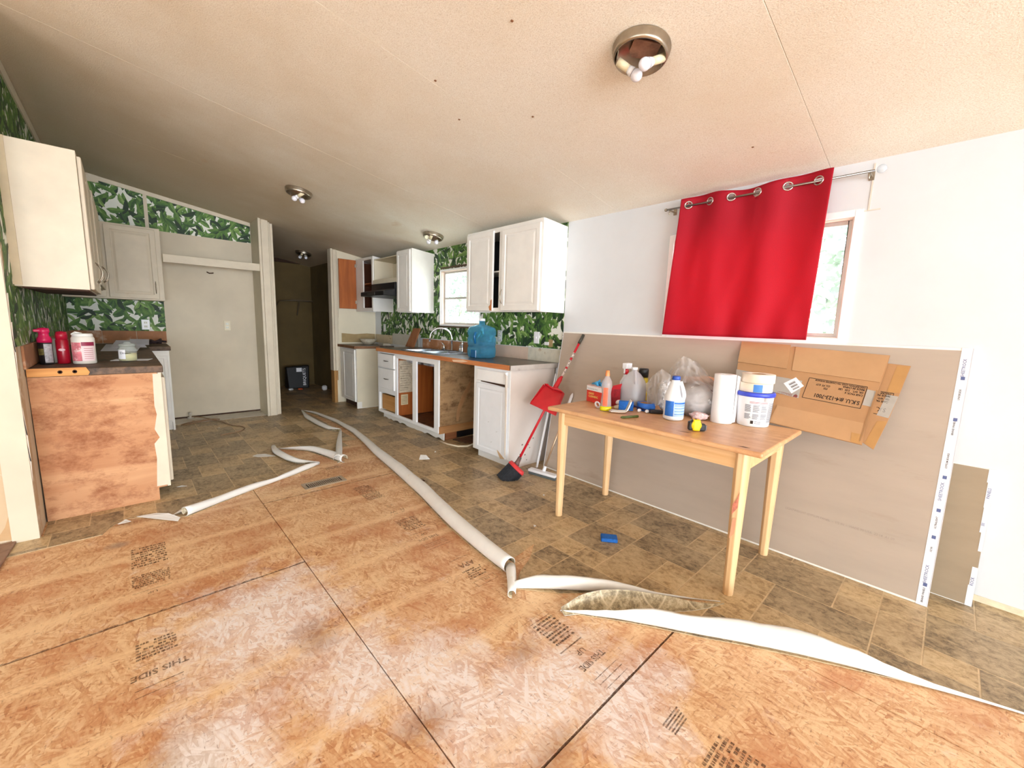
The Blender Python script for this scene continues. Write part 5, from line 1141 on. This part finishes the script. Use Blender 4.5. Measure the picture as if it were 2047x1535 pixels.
pz = obj('pliers_handle', MB().tube(smooth([(2.36, 1.40, z+.03), (2.375, 1.35, z+.022), (2.37, 1.27, z+.01), (2.36, 1.23, z+.008)]), .006, 8), mat('dark blue grip', (30, 40, 90), .4)); tag(pz, 'thin dark blue tool handle between the sponge and tape roll', 'tool')
for x, y, l in ((2.330, 1.300, 'white earplug-like bit nearest the sponge on the table'), (2.345, 1.255, 'white bit in front of the black tool on the table')):
    tag(obj('white_bit', MB().sphere((x, y, z+.011), .011, sz=(1.5, 1, 1)), WPLAS), l, 'bit')
# bleach bottle
bl = thing('bleach_bottle', (2.31, 1.07, z), 'white jug-shaped bleach bottle with blue cap and blue label', 'bottle')
cx, cy = 2.315, 1.072
N = 36
def bott(prof, a0=0):
    v = []
    for r_, h in prof:
        for j in range(N): q = 2*PI*j/N; v.append((cx+r_*math.cos(q), cy+r_*math.sin(q), z+h))
    return MB().add(v, [(i*N+j, i*N+(j+1) % N, (i+1)*N+(j+1) % N, (i+1)*N+j) for i in range(len(prof)-1) for j in range(N)], 0, True)
body = bott([(.001, .004), (.045, .0), (.054, .004), (.057, .012), (.057, .022), (.0565, .025), (.0565, .115), (.057, .118), (.057, .125), (.054, .14), (.045, .17), (.034, .205), (.024, .228), (.021, .234)])
# pinch the grip on the camera-right side
ga = math.radians(180+44+52)
for i, (x, y, zz_) in enumerate(body.v):
    d = Vector((x-cx, y-cy, 0)); h = zz_-z
    if .12 < h < .23 and d.length > .01:
        a = math.atan2(d.y, d.x)-ga; a = (a+PI) % (2*PI)-PI
        k = math.exp(-(a/.42)**2)*math.sin(PI*(h-.12)/.11)*.62; body.v[i] = (cx+d.x*(1-k), cy+d.y*(1-k), zz_)
obj('bottle_body', body, WPLAS, bl)
hp_ = [(cx+.050*math.cos(ga), cy+.050*math.sin(ga), z+.125), (cx+.054*math.cos(ga), cy+.054*math.sin(ga), z+.15), (cx+.044*math.cos(ga), cy+.044*math.sin(ga), z+.185), (cx+.026*math.cos(ga), cy+.026*math.sin(ga), z+.225)]
obj('handle', MB().tube(smooth(hp_), .010, 10), WPLAS, bl)
obj('cap', MB().lathe([(.021, .232), (.023, .234), (.023, .252), (.020, .256), (.002, .256)], (cx, cy, z), 24), mat('blue cap', (44, 84, 176), .4), bl)
lb = mat('pale blue label', (176, 206, 234), .5, var=.04); lb2 = mat('deep blue label', (40, 110, 200), .5, var=.12, scale=30)
arcpatch((cx, cy), .0573, VA-1.3, VA-.35, z+.026, z+.114, lb2, bl, 'label_patch')
arcpatch((cx, cy), .0573, VA-.33, VA+1.25, z+.026, z+.114, lb, bl, 'label_patch')
arcpatch((cx, cy), .0576, VA-.3, VA+1.2, z+.098, z+.108, lb2, bl, 'label_patch')
for q in (.038, .055, .072, .088): arcpatch((cx, cy), .0576, VA-.25, VA+1.15, z+q, z+q+.003, lb2, bl, 'print_line')
# bag of bubble wrap: crumpled clear film around a bulging wrap bundle
BUB = NT('bubble wrap'); vo = BUB.n('ShaderNodeTexVoronoi', feature='SMOOTH_F1'); BUB.l(BUB.coord(), vo.inputs['Vector']); vo.inputs['Scale'].default_value = 95
BUB.bump(vo.outputs[0], .6, .006); BUB.out(BUB.ramp(vo.outputs[0], [(.2, s2l((238, 238, 240))), (.7, s2l((168, 166, 168)))]), .25); BUB = BUB.m
FILM = glass_like('clear film', (236, 232, 230), .10, .30, bumpy=26)
bb = thing('bubble_wrap_bag', (2.52, 1.09, z), 'clear crumpled plastic bag stuffed with bubble wrap beside the paper towel', 'bag')
def blob(c, rx, ry, rz, seed, amp=.18, N=40, K=20, zmin=None):
    v = []
    for i in range(K+1):
        t = PI*i/K
        for j in range(N):
            q = 2*PI*j/N; d = Vector((math.sin(t)*math.cos(q), math.sin(t)*math.sin(q), -math.cos(t)))
            k = 1+amp*noise.noise(d*1.7+Vector((seed, 0, 0)))+amp*.45*noise.noise(d*5+Vector((0, seed, 0)))
            p = Vector((c[0]+d.x*rx*k, c[1]+d.y*ry*k, c[2]+d.z*rz*k))
            if zmin is not None: p.z = max(p.z, zmin)
            v.append(p)
    return MB().add(v, [(i*N+j, i*N+(j+1) % N, (i+1)*N+(j+1) % N, (i+1)*N+j) for i in range(K) for j in range(N)], 0, True)
obj('bubble_wrap', blob((2.535, 1.035, z+.095), .085, .115, .098, 2.1, .16, zmin=z+.001), BUB, bb)
obj('bubble_wrap', blob((2.50, 1.215, z+.10), .055, .055, .10, 5.7, .2, zmin=z+.001), BUB, bb)
obj('cardboard_roll', MB().tube([(2.55, 1.13, z+.205), (2.60, 1.0, z+.215), (2.62, .93, z+.20)], .028, 12), mat('brown wrap', (206, 160, 128), .7), bb)
fm = MB(); r5 = random.Random(11)
def film(pts0, pts1, nseed, amp=.014, n=22, k=14):
    v = []
    for i in range(n+1):
        t = i/n; 
        def at(P): q = t*(len(P)-1); a = min(int(q), len(P)-2); return Vector(P[a]).lerp(Vector(P[a+1]), q-a)
        a, b = at(pts0), at(pts1)
        for j in range(k+1):
            p = a.lerp(b, j/k); w_ = noise.noise(Vector((t*9, j/k*6, nseed))); w2 = noise.noise(Vector((t*25, j/k*14, nseed+5)))
            v.append(p+Vector((-1, -.9, 0)).normalized()*(amp*w_*2.2+amp*.8*w2))
    return [v, [(i*(k+1)+j, (i+1)*(k+1)+j, (i+1)*(k+1)+j+1, i*(k+1)+j+1) for i in range(n) for j in range(k)]]
fm.add(*film([(2.47, 1.345, z+.16), (2.49, 1.31, z+.22), (2.50, 1.26, z+.272), (2.51, 1.20, z+.235)], [(2.45, 1.31, z+.02), (2.43, 1.27, z+.03), (2.42, 1.22, z+.05), (2.46, 1.18, z+.08)], 1), 0, True)
fm.add(*film([(2.56, 1.235, z+.25), (2.56, 1.19, z+.335), (2.55, 1.15, z+.36), (2.55, 1.10, z+.345), (2.55, 1.05, z+.30), (2.56, .98, z+.24), (2.57, .92, z+.20)], [(2.50, 1.22, z+.13), (2.49, 1.18, z+.17), (2.49, 1.13, z+.20), (2.49, 1.08, z+.20), (2.50, 1.03, z+.20), (2.51, .97, z+.18), (2.54, .92, z+.15)], 7, .02), 0, True)
fm.add(*film([(2.60, 1.23, z+.24), (2.61, 1.16, z+.33), (2.61, 1.09, z+.33), (2.61, 1.0, z+.25)], [(2.62, 1.22, z+.06), (2.64, 1.15, z+.06), (2.64, 1.08, z+.06), (2.63, 1.0, z+.06)], 13, .02), 0, True)
obj('plastic_film', fm, FILM, bb, recalc=False)
obj('bag_film', blob((2.53, 1.05, z+.10), .098, .135, .108, 3.3, .18, zmin=z+.0005), FILM, bb)
obj('pink_tissue', blob((2.44, .975, z+.022), .035, .05, .024, 8.8, .4, 24, 12, zmin=z+.0005), mat('pink white tissue', (226, 190, 188), .7, var=.2, scale=60, stain=(236, 236, 240), samt=.5, sscale=40), bb)
# paper towel
pt_ = thing('paper_towel', (2.485, .865, z), 'upright white paper towel roll between the plastic bag and bucket', 'paper towel')
obj('roll', MB().lathe([(.020, .0), (.056, .0), (.057, .002), (.057, .276), (.056, .278), (.022, .278), (.020, .27), (.020, 0)], (2.485, .865, z), 36), mat('towel white', (244, 244, 246), .85, var=.02, bump=.3, bscale=90), pt_)
obj('core', MB().lathe([(.0185, .002), (.0197, .002), (.0197, .274), (.0185, .274), (.0185, .002)], (2.485, .865, z), 20), CARD, pt_)
obj('loose_sheet', MB().prism([(2.495, .808, z+.004), (2.525, .803, z+.004), (2.525, .798, z+.268), (2.495, .804, z+.276)], (.001, -.001, 0)), mat('towel white', (244, 244, 246)), pt_)
# bucket + tape rolls
bk = thing('plastic_bucket', (2.575, .728, z), 'white plastic tub with blue rim and printed text label on the table', 'bucket')
c_ = (2.575, .728, z)
obj('tub', MB().lathe([(.001, .003), (.078, .0), (.081, .004), (.091, .165), (.091, .178)], c_, 40), WPLAS, bk)
obj('blue_rim', MB().lathe([(.088, .168), (.095, .168), (.098, .174), (.098, .186), (.094, .192), (.086, .192), (.084, .184), (.001, .183)], c_, 40), mat('cobalt rim', (58, 78, 206), .35), bk)
obj('handle_lug', MB().box(2.50, .635, z+.145, 2.515, .650, z+.17), WPLAS, bk, bevel=.002)
IB = mat('label grey ink', (130, 132, 138), .6); IR = mat('label red ink', (176, 84, 92), .6)
def bpatch(a0, a1, h0, h1, m, nm='print_line'):
    r_ = lambda h: .0815+.010*h/.165
    return arcpatch((2.575, .728), r_(h0)+.0006, VA+a0, VA+a1, z+h0, z+h1, m, bk, nm, max(2, int(abs(a1-a0)/.12)), r_(h1)+.0006)
for k in range(2): bpatch(-.75, .30, .140-k*.006, .1425-k*.006, IR)
for rr0, rows in ((.085, 8), (.045, 6)):
    for cI in range(3):
        a0 = -1.0+cI*.46
        for q in range(rows): bpatch(a0, a0+.38-.1*r.random(), rr0+q*.0052, rr0+q*.0052+.003, IB)
for q in range(20): bpatch(.36, .98-.08*r.random(), .028+q*.0056, .0312+q*.0056, IB)
bpatch(1.02, 1.25, .03, .140, mat('pink side block', (196, 140, 146), .6), 'label_patch')
bpatch(-.62, -.45, .018, .036, INK, 'label_logo'); 
for q in range(3): bpatch(-.38, -.02, .020+q*.006, .0225+q*.006, IB)
for k, (dx, dy, h, r_, l) in enumerate(((.0, .003, .1925, .083, 'lower wide cream tape roll on the bucket with a blue sticker'), (.003, -.004, .2425, .082, 'upper wide cream masking tape roll, topmost of the two on the bucket'))):
    c2_ = (2.575+dx, .728+dy, z+h); o = thing('tape_roll', c2_, l, 'tape', 'tape rolls on the bucket')
    obj('roll', MB().lathe([(.036, 0), (r_-.001, 0), (r_, .001), (r_, .0475), (r_-.001, .0485), (.036, .0485), (.036, 0)], c2_, 40), mat('cream tape', (240, 226, 206), .6, var=.02), o)
    obj('core', MB().lathe([(.034, .0005), (.0357, .0005), (.0357, .048), (.034, .048), (.034, .0005)], c2_, 24), CARD, o)
    if k == 0: arcpatch(c2_, r_+.0004, VA-.62, VA-.08, c2_[2]+.002, c2_[2]+.044, mat('blue sticker', (64, 130, 206), .5), o, 'sticker')
# tape measure
tm = thing('tape_measure', (2.14, .862, z), 'yellow and black tape measure lying on the table front', 'tape measure')
TM = Matrix.Translation((2.145, .862, z)) @ Matrix.Rotation(math.radians(-52), 4, 'Z')
obj('case', MB().lathe([(.001, -.014), (.027, -.014), (.031, -.010), (.031, .010), (.027, .014), (.001, .014)], (-.008, 0, .032), 26, sx=1.0, M=Matrix.Rotation(PI/2, 4, 'X')).xf(TM), BLACK, tm)
obj('yellow_shell', MB().lathe([(.001, -.0185), (.024, -.018), (.026, -.014), (.026, .014), (.024, .018), (.001, .0185)], (-.006, 0, .032), 26, M=Matrix.Rotation(PI/2, 4, 'X')).xf(TM), mat('safety yellow', (250, 208, 10), .35, var=.03), tm)
obj('yellow_band', MB().box(-.024, -.020, .002, .014, .020, .0625).xf(TM), mat('safety yellow', (250, 208, 10)), tm, bevel=.008, seg=3)
obj('nose', MB().box(.010, -.016, .003, .040, .016, .040).xf(TM), BLACK, tm, bevel=.005, seg=2)
obj('nose', MB().box(-.044, -.016, .004, -.022, .016, .050).xf(TM), BLACK, tm, bevel=.007, seg=2)
obj('tape_end', MB().box(.041, -.010, .006, .047, .010, .034).xf(TM), mat('grey hook', (110, 112, 116), .4, .3), tm, bevel=.002)
# ================================================================ CARDBOARD
def plane_f(p0, p1):
    p0 = Vector(p0); e = (Vector(p1)-p0).normalized(); nn = Vector((-e.z, 0, e.x))
    return (lambda y, zz_, out=0: Vector((p0.x+e.x*(zz_-p0.z)/e.z, y, zz_))+nn*out), e
g1, ge = plane_f((2.672, 0, .755), (2.930, 0, 1.19))
def board(name, f, pts, o0, o1, m, parent, label=None):
    a = [f(y, q, o0) for y, q in pts]; b = [f(y, q, o1) for y, q in pts]; n = len(pts)
    return obj(name, MB().add(a+b, [list(range(n)), list(range(n, 2*n))[::-1]]+[(i, (i+1) % n, n+(i+1) % n, n+i) for i in range(n)]), m, parent, bevel=0, label=label)
ck = thing('cardboard_box_flat', (2.80, .6, .755), 'flattened cardboard box with printed black frame standing on the table back edge', 'cardboard')
board('back_panel', g1, [(.928, 1.072), (.905, .95), (.70, .90), (.673, .757), (.250, .725), (.254, .86), (.231, 1.029), (.219, 1.169), (.655, 1.190)], .004, .008, CARD, ck)
board('top_flap', g1, [(.942, 1.203), (.668, 1.196), (.655, 1.058), (.928, 1.075)], .010, .014, CARD, ck)
board('upper_flap', g1, [(.640, 1.188), (.221, 1.167), (.236, 1.030), (.628, 1.052)], .0085, .0115, mat('cardboard lighter', (188, 146, 104), .8, var=.04), ck)
board('lower_flap', g1, [(.652, .852), (.262, .826), (.254, .727), (.668, .759)], .0085, .0105, mat('cardboard lighter', (188, 146, 104)), ck)
CT = mat('clear tape on cardboard', (172, 166, 158), .3, var=.08, scale=10)
board('tape_band', g1, [(.925, 1.030), (.905, .95), (.56, .905), (.565, 1.000), (.62, 1.005)], .0086, .0092, CT, ck)
board('tape_band', g1, [(.277, .990), (.240, .985), (.250, .908), (.283, .912)], .0086, .0092, CT, ck)
for y0, y1 in ((.268, .262),): board('crease', g1, [(.242, .99), (.236, .99), (.258, .74), (.264, .74)], .0116, .0119, mat('crease shade', (160, 120, 80), .8), ck)
board('corner_tape', g1, [(.30, .775), (.262, .772), (.256, .728), (.295, .731)], .0107, .0111, mat('brown tape', (184, 138, 84), .4), ck)
# printed frame and lettering (upside-down, as the box stands)
fy = lambda a: .545-a*.262; INKC = mat('carton ink', (46, 34, 24), .7)
def fr_pt(u, v):     # u: 0..1 left to right in view, v: 0 top .. 1 bottom
    y = (.535*(1-u)+.279*u)*(1-v)+(.545*(1-u)+.288*u)*v; q = (1.021*(1-u)+1.002*u)*(1-v)+(.913*(1-u)+.893*u)*v; return y, q
def seg_(u0, v0, u1, v1, t=.0025):
    a, b = fr_pt(u0, v0), fr_pt(u1, v1); dy, dz = b[0]-a[0], b[1]-a[1]; l = math.hypot(dy, dz); ny, nz_ = -dz/l*t/2, dy/l*t/2
    board('printed_frame', g1, [(a[0]+ny, a[1]+nz_), (b[0]+ny, b[1]+nz_), (b[0]-ny, b[1]-nz_), (a[0]-ny, a[1]-nz_)], .0087, .0091, INKC, ck)
for q in ((0, 0, 1, 0), (1, 0, 1, 1), (1, 1, 0, 1), (0, 1, 0, 0)): seg_(*q)
def ctext(u, v, body, size, f=g1, fp=fr_pt, parent=ck, out=.0092, bold=.0004, m=None, sx=1.0):
    y, q = fp(u, v); a, b = fp(u-.2, v), fp(u+.2, v); xd = f(a[0], a[1])-f(b[0], b[1]); c, d = fp(u, v-.2), fp(u, v+.2); yd = f(d[0], d[1])-f(c[0], c[1])
    xd.normalize(); yd = (yd-xd*yd.dot(xd)).normalized()
    text(body, size, m or INKC, parent, f(y, q, out), xd, yd, 'lettering', bold, 'LEFT', sx)
ctext(.965, .70, 'S.K.U. #:4-123-7001', .0315, sx=.78, bold=.0007)
ctext(.975, .40-.01, 'CASE PACK: 6', .0155, sx=.8); ctext(.97, .26, 'GR. WT.   3.50   LBS', .0155, sx=.8); ctext(.975, .13, 'MADE IN CHINA', .0155, sx=.8); ctext(.975, .03, 'DESCRIPTION: CH25 TIN CANISTER W/KNOB', .0135, sx=.8)
ctext(.38, .36, 'F25', .0155, sx=.8); ctext(.41, .22, 'CU. FT. 0.77', .0155, sx=.8)
ctext(-.08, .93, '\u2665 FRAGILE!', .021, m=REDINK, sx=.9)
lbp = board('shipping_label', g1, [(.651, .976), (.599, 1.016), (.550, .973), (.599, .926)], .0093, .0100, PAPER, ck, label='white sticker with barcode')
for k in range(10):
    if k % 4 == 3: continue
    u = .22+k*.062; P1 = Vector((.651, .976)); E1 = Vector((.599, 1.016))-P1; E2 = Vector((.599, .926))-P1
    A_ = P1+E1*.25+E2*u; w_ = .026+.018*(k % 2)
    board('barcode_bar', g1, [tuple(A_), tuple(A_+E1*.5), tuple(A_+E1*.5+E2*w_), tuple(A_+E2*w_)], .0101, .0103, INKC, lbp)
g2, ge2 = plane_f((2.684, 0, .752), (2.940, 0, 1.19))
c2 = thing('cardboard_box_flat', (2.85, .2, .72), 'second flattened cardboard box peeking out behind the printed one', 'cardboard')
board('back_panel', g2, [(.60, 1.13), (.213, 1.129), (.134, 1.124), (.156, .972), (.176, .850), (.206, .713), (.255, .739), (.60, .77)], .0, .004, CARD, c2)
board('tape_band', g2, [(.200, .975), (.156, .972), (.176, .865), (.222, .872)], .0042, .0048, CT, c2)
board('corner_tape', g2, [(.185, 1.12), (.137, 1.122), (.155, .99), (.203, .985)], .0042, .0047, mat('brown tape', (184, 138, 84), .4), c2)
board('corner_tape', g2, [(.215, .845), (.178, .85), (.205, .716), (.243, .735)], .0042, .0047, mat('brown tape', (184, 138, 84)), c2)
def fr2(u, v): y, q = fr_pt(u, v); return y-.104, q-.018
for (u0, v0, u1, v1) in ((.8, 0, 1, 0), (1, 0, 1, 1), (.8, 1, 1, 1)):
    a, b = fr2(u0, v0), fr2(u1, v1); dy, dz = b[0]-a[0], b[1]-a[1]; l = math.hypot(dy, dz); ny, nz_ = -dz/l*.00125, dy/l*.00125
    board('printed_frame', g2, [(a[0]+ny, a[1]+nz_), (b[0]+ny, b[1]+nz_), (b[0]-ny, b[1]-nz_), (a[0]-ny, a[1]-nz_)], .0043, .0047, INKC, c2)
for v, b, s in ((.70, 'S.K.', .0315), (.39, 'CASE PA', .0155), (.26, 'GR. WT:', .0155), (.13, 'MADE IN', .0155), (.03, 'DESCRIP', .0135)): ctext(.965, v, b, s, g2, fr2, c2, .0048, sx=.78 if s > .02 else .8)
# ================================================================ CURTAIN + ROD
CUR = NT('red curtain cloth'); nn_ = CUR.noise(1, CUR.mapping((1, 260, 260)), 2); CUR.out(CUR.ramp(nn_, [(.3, s2l((164, 6, 34))), (.7, s2l((192, 12, 46)))]), .75)
CUR.bump(nn_, .2, .001); tl_ = CUR.n('ShaderNodeBsdfTranslucent'); tl_.inputs[0].default_value = (*s2l((232, 20, 56)), 1); mx = CUR.n('ShaderNodeMixShader'); mx.inputs[0].default_value = .30
CUR.l(CUR.b.outputs[0], mx.inputs[1]); CUR.l(tl_.outputs[0], mx.inputs[2]); CUR.l(mx.outputs[0], CUR.t.nodes['Material Output'].inputs[0]); CUR = CUR.m
cu = thing('red_curtain', (2.87, .98, 2.11), 'single red grommet curtain panel hanging over the right window', 'curtain')
GR_ = [1.344, 1.204, 1.072, .925, .766, .621]
def cur_x(y, zz_):      # weave in front of / behind the rod between grommets
    t = None
    for i in range(5):
        if GR_[i] >= y >= GR_[i+1]: t = i+(GR_[i]-y)/(GR_[i]-GR_[i+1])
    if t is None: t = -(y-GR_[0])/.14 if y > GR_[0] else 5+(GR_[5]-y)/.14
    amp = .010*max(0, 1-(2.11-zz_)/.45)+.008
    return 2.858+amp*math.sin(PI*(t+0.0))*1.0+.006*noise.noise(Vector((y*9, zz_*3, 0)))*(1+(2.15-zz_)*1.5)
v = []; NY, NZ = 110, 46
for j in range(NZ+1):
    for i in range(NY+1):
        u = i/NY; zt = 2.155+.010*math.sin(u*9); zz_ = zt+(1.236-zt)*j/NZ; k = j/NZ
        y = (1.392-.838*u)*(1-k)+(1.462-.878*u)*k
        yy = 1.392-.838*u; v.append((cur_x(yy, zz_)+.009*k*math.sin(u*24+2*k)+.010*k*max(0, math.sin(u*7.5-5.6))**6, y, zz_))
f = [(j*(NY+1)+i, j*(NY+1)+i+1, (j+1)*(NY+1)+i+1, (j+1)*(NY+1)+i) for j in range(NZ) for i in range(NY)]
RODX, RODZ = 2.858, 2.108
f = [q for q in f if min(math.hypot(sum(v[k][1] for k in q)/4-g, sum(v[k][2] for k in q)/4-2.112) for g in GR_) > .0185]
obj('curtain_panel', MB().add(v, f, 0, True), CUR, cu, recalc=False, solid=.0015)
for i, g in enumerate(GR_):
    p = [(cur_x(g+.022*math.cos(a), 2.112)-.001, g+.022*math.cos(a), 2.112+.022*math.sin(a)) for a in [k*PI/12 for k in range(24)]]
    obj('grommet', MB().tube(p, .0045, 8, closed=True), mat('satin steel ring', (206, 196, 192), .25, .9), cu)
rd = thing('curtain_rod', (2.858, .95, 2.108), 'thin steel curtain rod with glass ball finial above the red curtain', 'curtain rod')
obj('rod', MB().cyl((2.858, 1.50, 2.108), (2.858, .385, 2.108), .0065, .0065, 12), mat('rod steel', (150, 146, 142), .28, 1), rd)
obj('finial', MB().sphere((2.858, .358, 2.110), .021, n=18), glass_like('crystal', (236, 240, 244), .02, .4), rd)
obj('finial', MB().cyl((2.858, 1.50, 2.108), (2.858, 1.512, 2.108), .010, .010, 12), METAL, rd)
for y in (.405, 1.478):
    obj('bracket', MB().box(2.862, y-.006, 2.098, W-.001, y+.006, 2.106).box(W-.006, y-.012, 2.085, W-.001, y+.012, 2.13).cyl((2.858, y, 2.072), (2.858, y, 2.098), .004, .004, 8), METAL, rd, bevel=.001)
# ================================================================ BROOM, SQUEEGEE, SPONGE
bm_ = thing('red_broom', (2.30, 2.37, .006), 'angled broom with black bristles and long red handle leaning on the drywall', 'broom')
A = Vector((2.325, 2.365, .150)); B = Vector((2.918, 2.213, 1.205)); D = (B-A).normalized()
obj('handle', MB().tube([A, A.lerp(B, .93)], .0105, 14), RED, bm_)
obj('grip_end', MB().tube([A.lerp(B, .925), B], [.0125, .0125], 14), mat('dark grip', (60, 56, 44), .5), bm_)
st_ = mat('handle sticker', (224, 206, 196), .45, var=.2, scale=60, stain=(40, 20, 26), samt=.5, sscale=60)
for a, b in ((.66, .72), (.735, .79), (.81, .85)): obj('handle_sticker', MB().tube([A.lerp(B, a), A.lerp(B, b)], .0110, 14), st_, bm_)
SD = Vector((.25, -.97, 0)); SD = (SD-D*SD.dot(D)).normalized(); ND = D.cross(SD).normalized()
def fr3(o, a, b, c): return Vector(o)+SD*a+D*b+ND*c
obj('ferrule', MB().tube([A+D*.03, A-D*.02, A-D*.045], [.015, .020, .028], 14), mat('grey brown ferrule', (110, 84, 80), .5), bm_)
hd_ = MB(); N = 28; v = []
DX = Vector((-.62, .30, -.72)).normalized(); SX = Vector((-.10, -.72, -.50)); SX = (SX-DX*SX.dot(DX)).normalized(); NX = DX.cross(SX)
O = A-D*.045
for k, (off, a, b) in enumerate(((-.004, .076, .042), (.014, .086, .054), (.028, .086, .054))):
    for j in range(N): q = 2*PI*j/N; v.append(O+DX*off+SX*(a*math.cos(q)+.02)+NX*b*math.sin(q))
hd_.add(v, [(i*N+j, i*N+(j+1) % N, (i+1)*N+(j+1) % N, (i+1)*N+j) for i in range(2) for j in range(N)]+[tuple(range(N))[::-1], tuple(range(2*N, 3*N))], 0, True)
obj('broom_head', hd_, mat('salmon red head', (222, 62, 66), .4), bm_)
br = MB(); r8 = random.Random(5)
for k in range(760):
    a = 2*PI*r8.random(); q = math.sqrt(r8.random()); s0 = O+DX*.026+SX*(.080*q*math.cos(a)+.02)+NX*.050*q*math.sin(a)
    ln = .135+.012*r8.random(); s1 = s0+DX*ln+SX*(.004*math.cos(a)*q)+NX*(.008*math.sin(a)*q)
    if s1.z < .007: s1 = s0.lerp(s1, (s0.z-.007)/(s0.z-s1.z))
    w_ = Vector((r8.uniform(-1, 1), r8.uniform(-1, 1), 0)).normalized()*.0032
    br.add([s0-w_, s0+w_, s1+w_*.8, s1-w_*.8], [(0, 1, 2, 3)])
    w2 = DX.cross(w_); br.add([s0-w2, s0+w2, s1+w2*.8, s1-w2*.8], [(0, 1, 2, 3)])
o = obj('bristles', br, mat('charcoal bristle', (48, 52, 60), .7, var=.3, scale=60), bm_, recalc=False); o['kind'] = 'stuff'
dpn = thing('dustpan', (2.52, 2.28, .62), 'red dustpan clipped upright on the broom handle', 'dustpan')
Q = A.lerp(B, .49); U = D; Sx = Vector((.20, -.95, -.1)); Sx = (Sx-U*Sx.dot(U)).normalized(); Nx = U.cross(Sx).normalized()
if Nx.x > 0: Nx = -Nx
def dq(a, b, c): return Q+Sx*a+U*b+Nx*(c+.014)
pan = MB()
pan.hexa([dq(-.125, -.13, .036), dq(.125, -.13, .0), dq(.105, .07, .0), dq(-.085, .07, .020)], [dq(-.125, -.13, .039), dq(.125, -.13, .003), dq(.105, .07, .003), dq(-.085, .07, .023)])
obj('pan_floor', pan, RED, dpn, bevel=.001)
obj('pan_wall', MB().prism([dq(.125, -.13, .0), dq(.105, .07, .0), dq(.105, .07, .045), dq(.122, -.11, .018)], Sx*.003).prism([dq(-.125, -.13, .036), dq(-.085, .07, .02), dq(-.085, .07, .055), dq(-.120, -.11, .048)], Sx*-.003).prism([dq(-.085, .07, .02), dq(.105, .07, .0), dq(.095, .075, .045), dq(.05, .085, .055), dq(.0, .06, .056), dq(-.05, .085, .056), dq(-.080, .075, .055)], U*.003), RED, dpn)
obj('pan_handle', MB().tube([dq(0, .06, .01), dq(0, .10, .0), dq(0, .17, -.006), dq(0, .20, -.010)], [.016, .021, .020, .012], 14), RED, dpn)
sq_ = thing('floor_squeegee', (2.50, 2.25, .006), 'white floor scrub brush with grey bristles and thin metal stick', 'brush')
A2 = Vector((2.515, 2.245, .055)); B2 = Vector((2.800, 2.205, .70))
obj('stick', MB().tube([A2, A2.lerp(B2, .80)], .0085, 12), mat('tan metal stick', (186, 160, 132), .35, .7), sq_)
obj('white_grip', MB().tube([A2.lerp(B2, .80), A2.lerp(B2, .96), B2], [.0125, .0125, .004], 12), WPLAS, sq_)
obj('socket', MB().tube([A2-(B2-A2).normalized()*.02, A2+(B2-A2).normalized()*.035], [.016, .013], 12), WPLAS, sq_)
HM = Matrix.Translation((2.495, 2.24, 0)) @ Matrix.Rotation(math.radians(-80), 4, 'Z')
obj('brush_head', MB().box(-.135, -.030, .028, .135, .030, .050).xf(HM), WPLAS, sq_, bevel=.006, seg=2)
o = MB()
for i in range(44):
    for j in range(7):
        x_ = -.130+i*.0060; y_ = -.024+j*.008; o.box(x_, y_, .0055, x_+.0042, y_+.0055, .0285)
o = obj('bristles', o.xf(HM), mat('grey bristle', (104, 112, 114), .8, var=.2), sq_); o['kind'] = 'stuff'
sp = obj('floor_sponge', MB().box(-.048, -.034, 0, .048, .034, .022).xf(Matrix.Translation((2.035, 1.27, .0055)) @ Matrix.Rotation(math.radians(-52), 4, 'Z')), mat('blue sponge', (34, 104, 190), .9), bevel=.004); tag(sp, 'bright blue sponge lying alone on the tiled floor', 'sponge')
# ================================================================ OUTSIDE
LFO = mat('pale outdoor foliage', (176, 190, 172), .8, var=.2, scale=3); BARK = mat('pale bark', (190, 176, 160), .9)
def tree(x, y, h, r0, label, seed, n=420):
    rr = random.Random(seed); o = thing('garden_tree', (x, y, -.6), label, 'tree')
    obj('trunk', MB().tube([(x, y, -.6), (x+.1, y+.05, h*.4), (x, y, h*.75)], [.10, .08, .03], 8), BARK, o)
    m_ = MB()
    for k in range(n):
        d = Vector((rr.gauss(0, 1), rr.gauss(0, 1), rr.gauss(0, 1))).normalized()*r0*rr.random()**.4; c = Vector((x, y, h*.62))+Vector((d.x, d.y, d.z*1.2))
        a = Vector((rr.uniform(-1, 1), rr.uniform(-1, 1), rr.uniform(-1, 1))).normalized()*.07; b = a.cross(Vector((rr.uniform(-1, 1), rr.uniform(-1, 1), 1))).normalized()*.05
        m_.add([c-a, c-b, c+a, c+b], [(0, 1, 2, 3)])
    q = obj('foliage', m_, LFO, o, recalc=False); q['kind'] = 'stuff'
tree(6.6, .6, 3.6, 1.3, 'pale leafy tree outside the curtained window', 1, 3200)
tree(6.8, 9.4, 3.2, 1.4, 'pale leafy tree outside the kitchen window', 2, 3200)
g = obj('ground_outside', MB().box(3.06, -14, -.75, 30, 30, -.6), mat('pale dry ground', (216, 208, 190), .9, var=.08)); g['kind'] = 'structure'
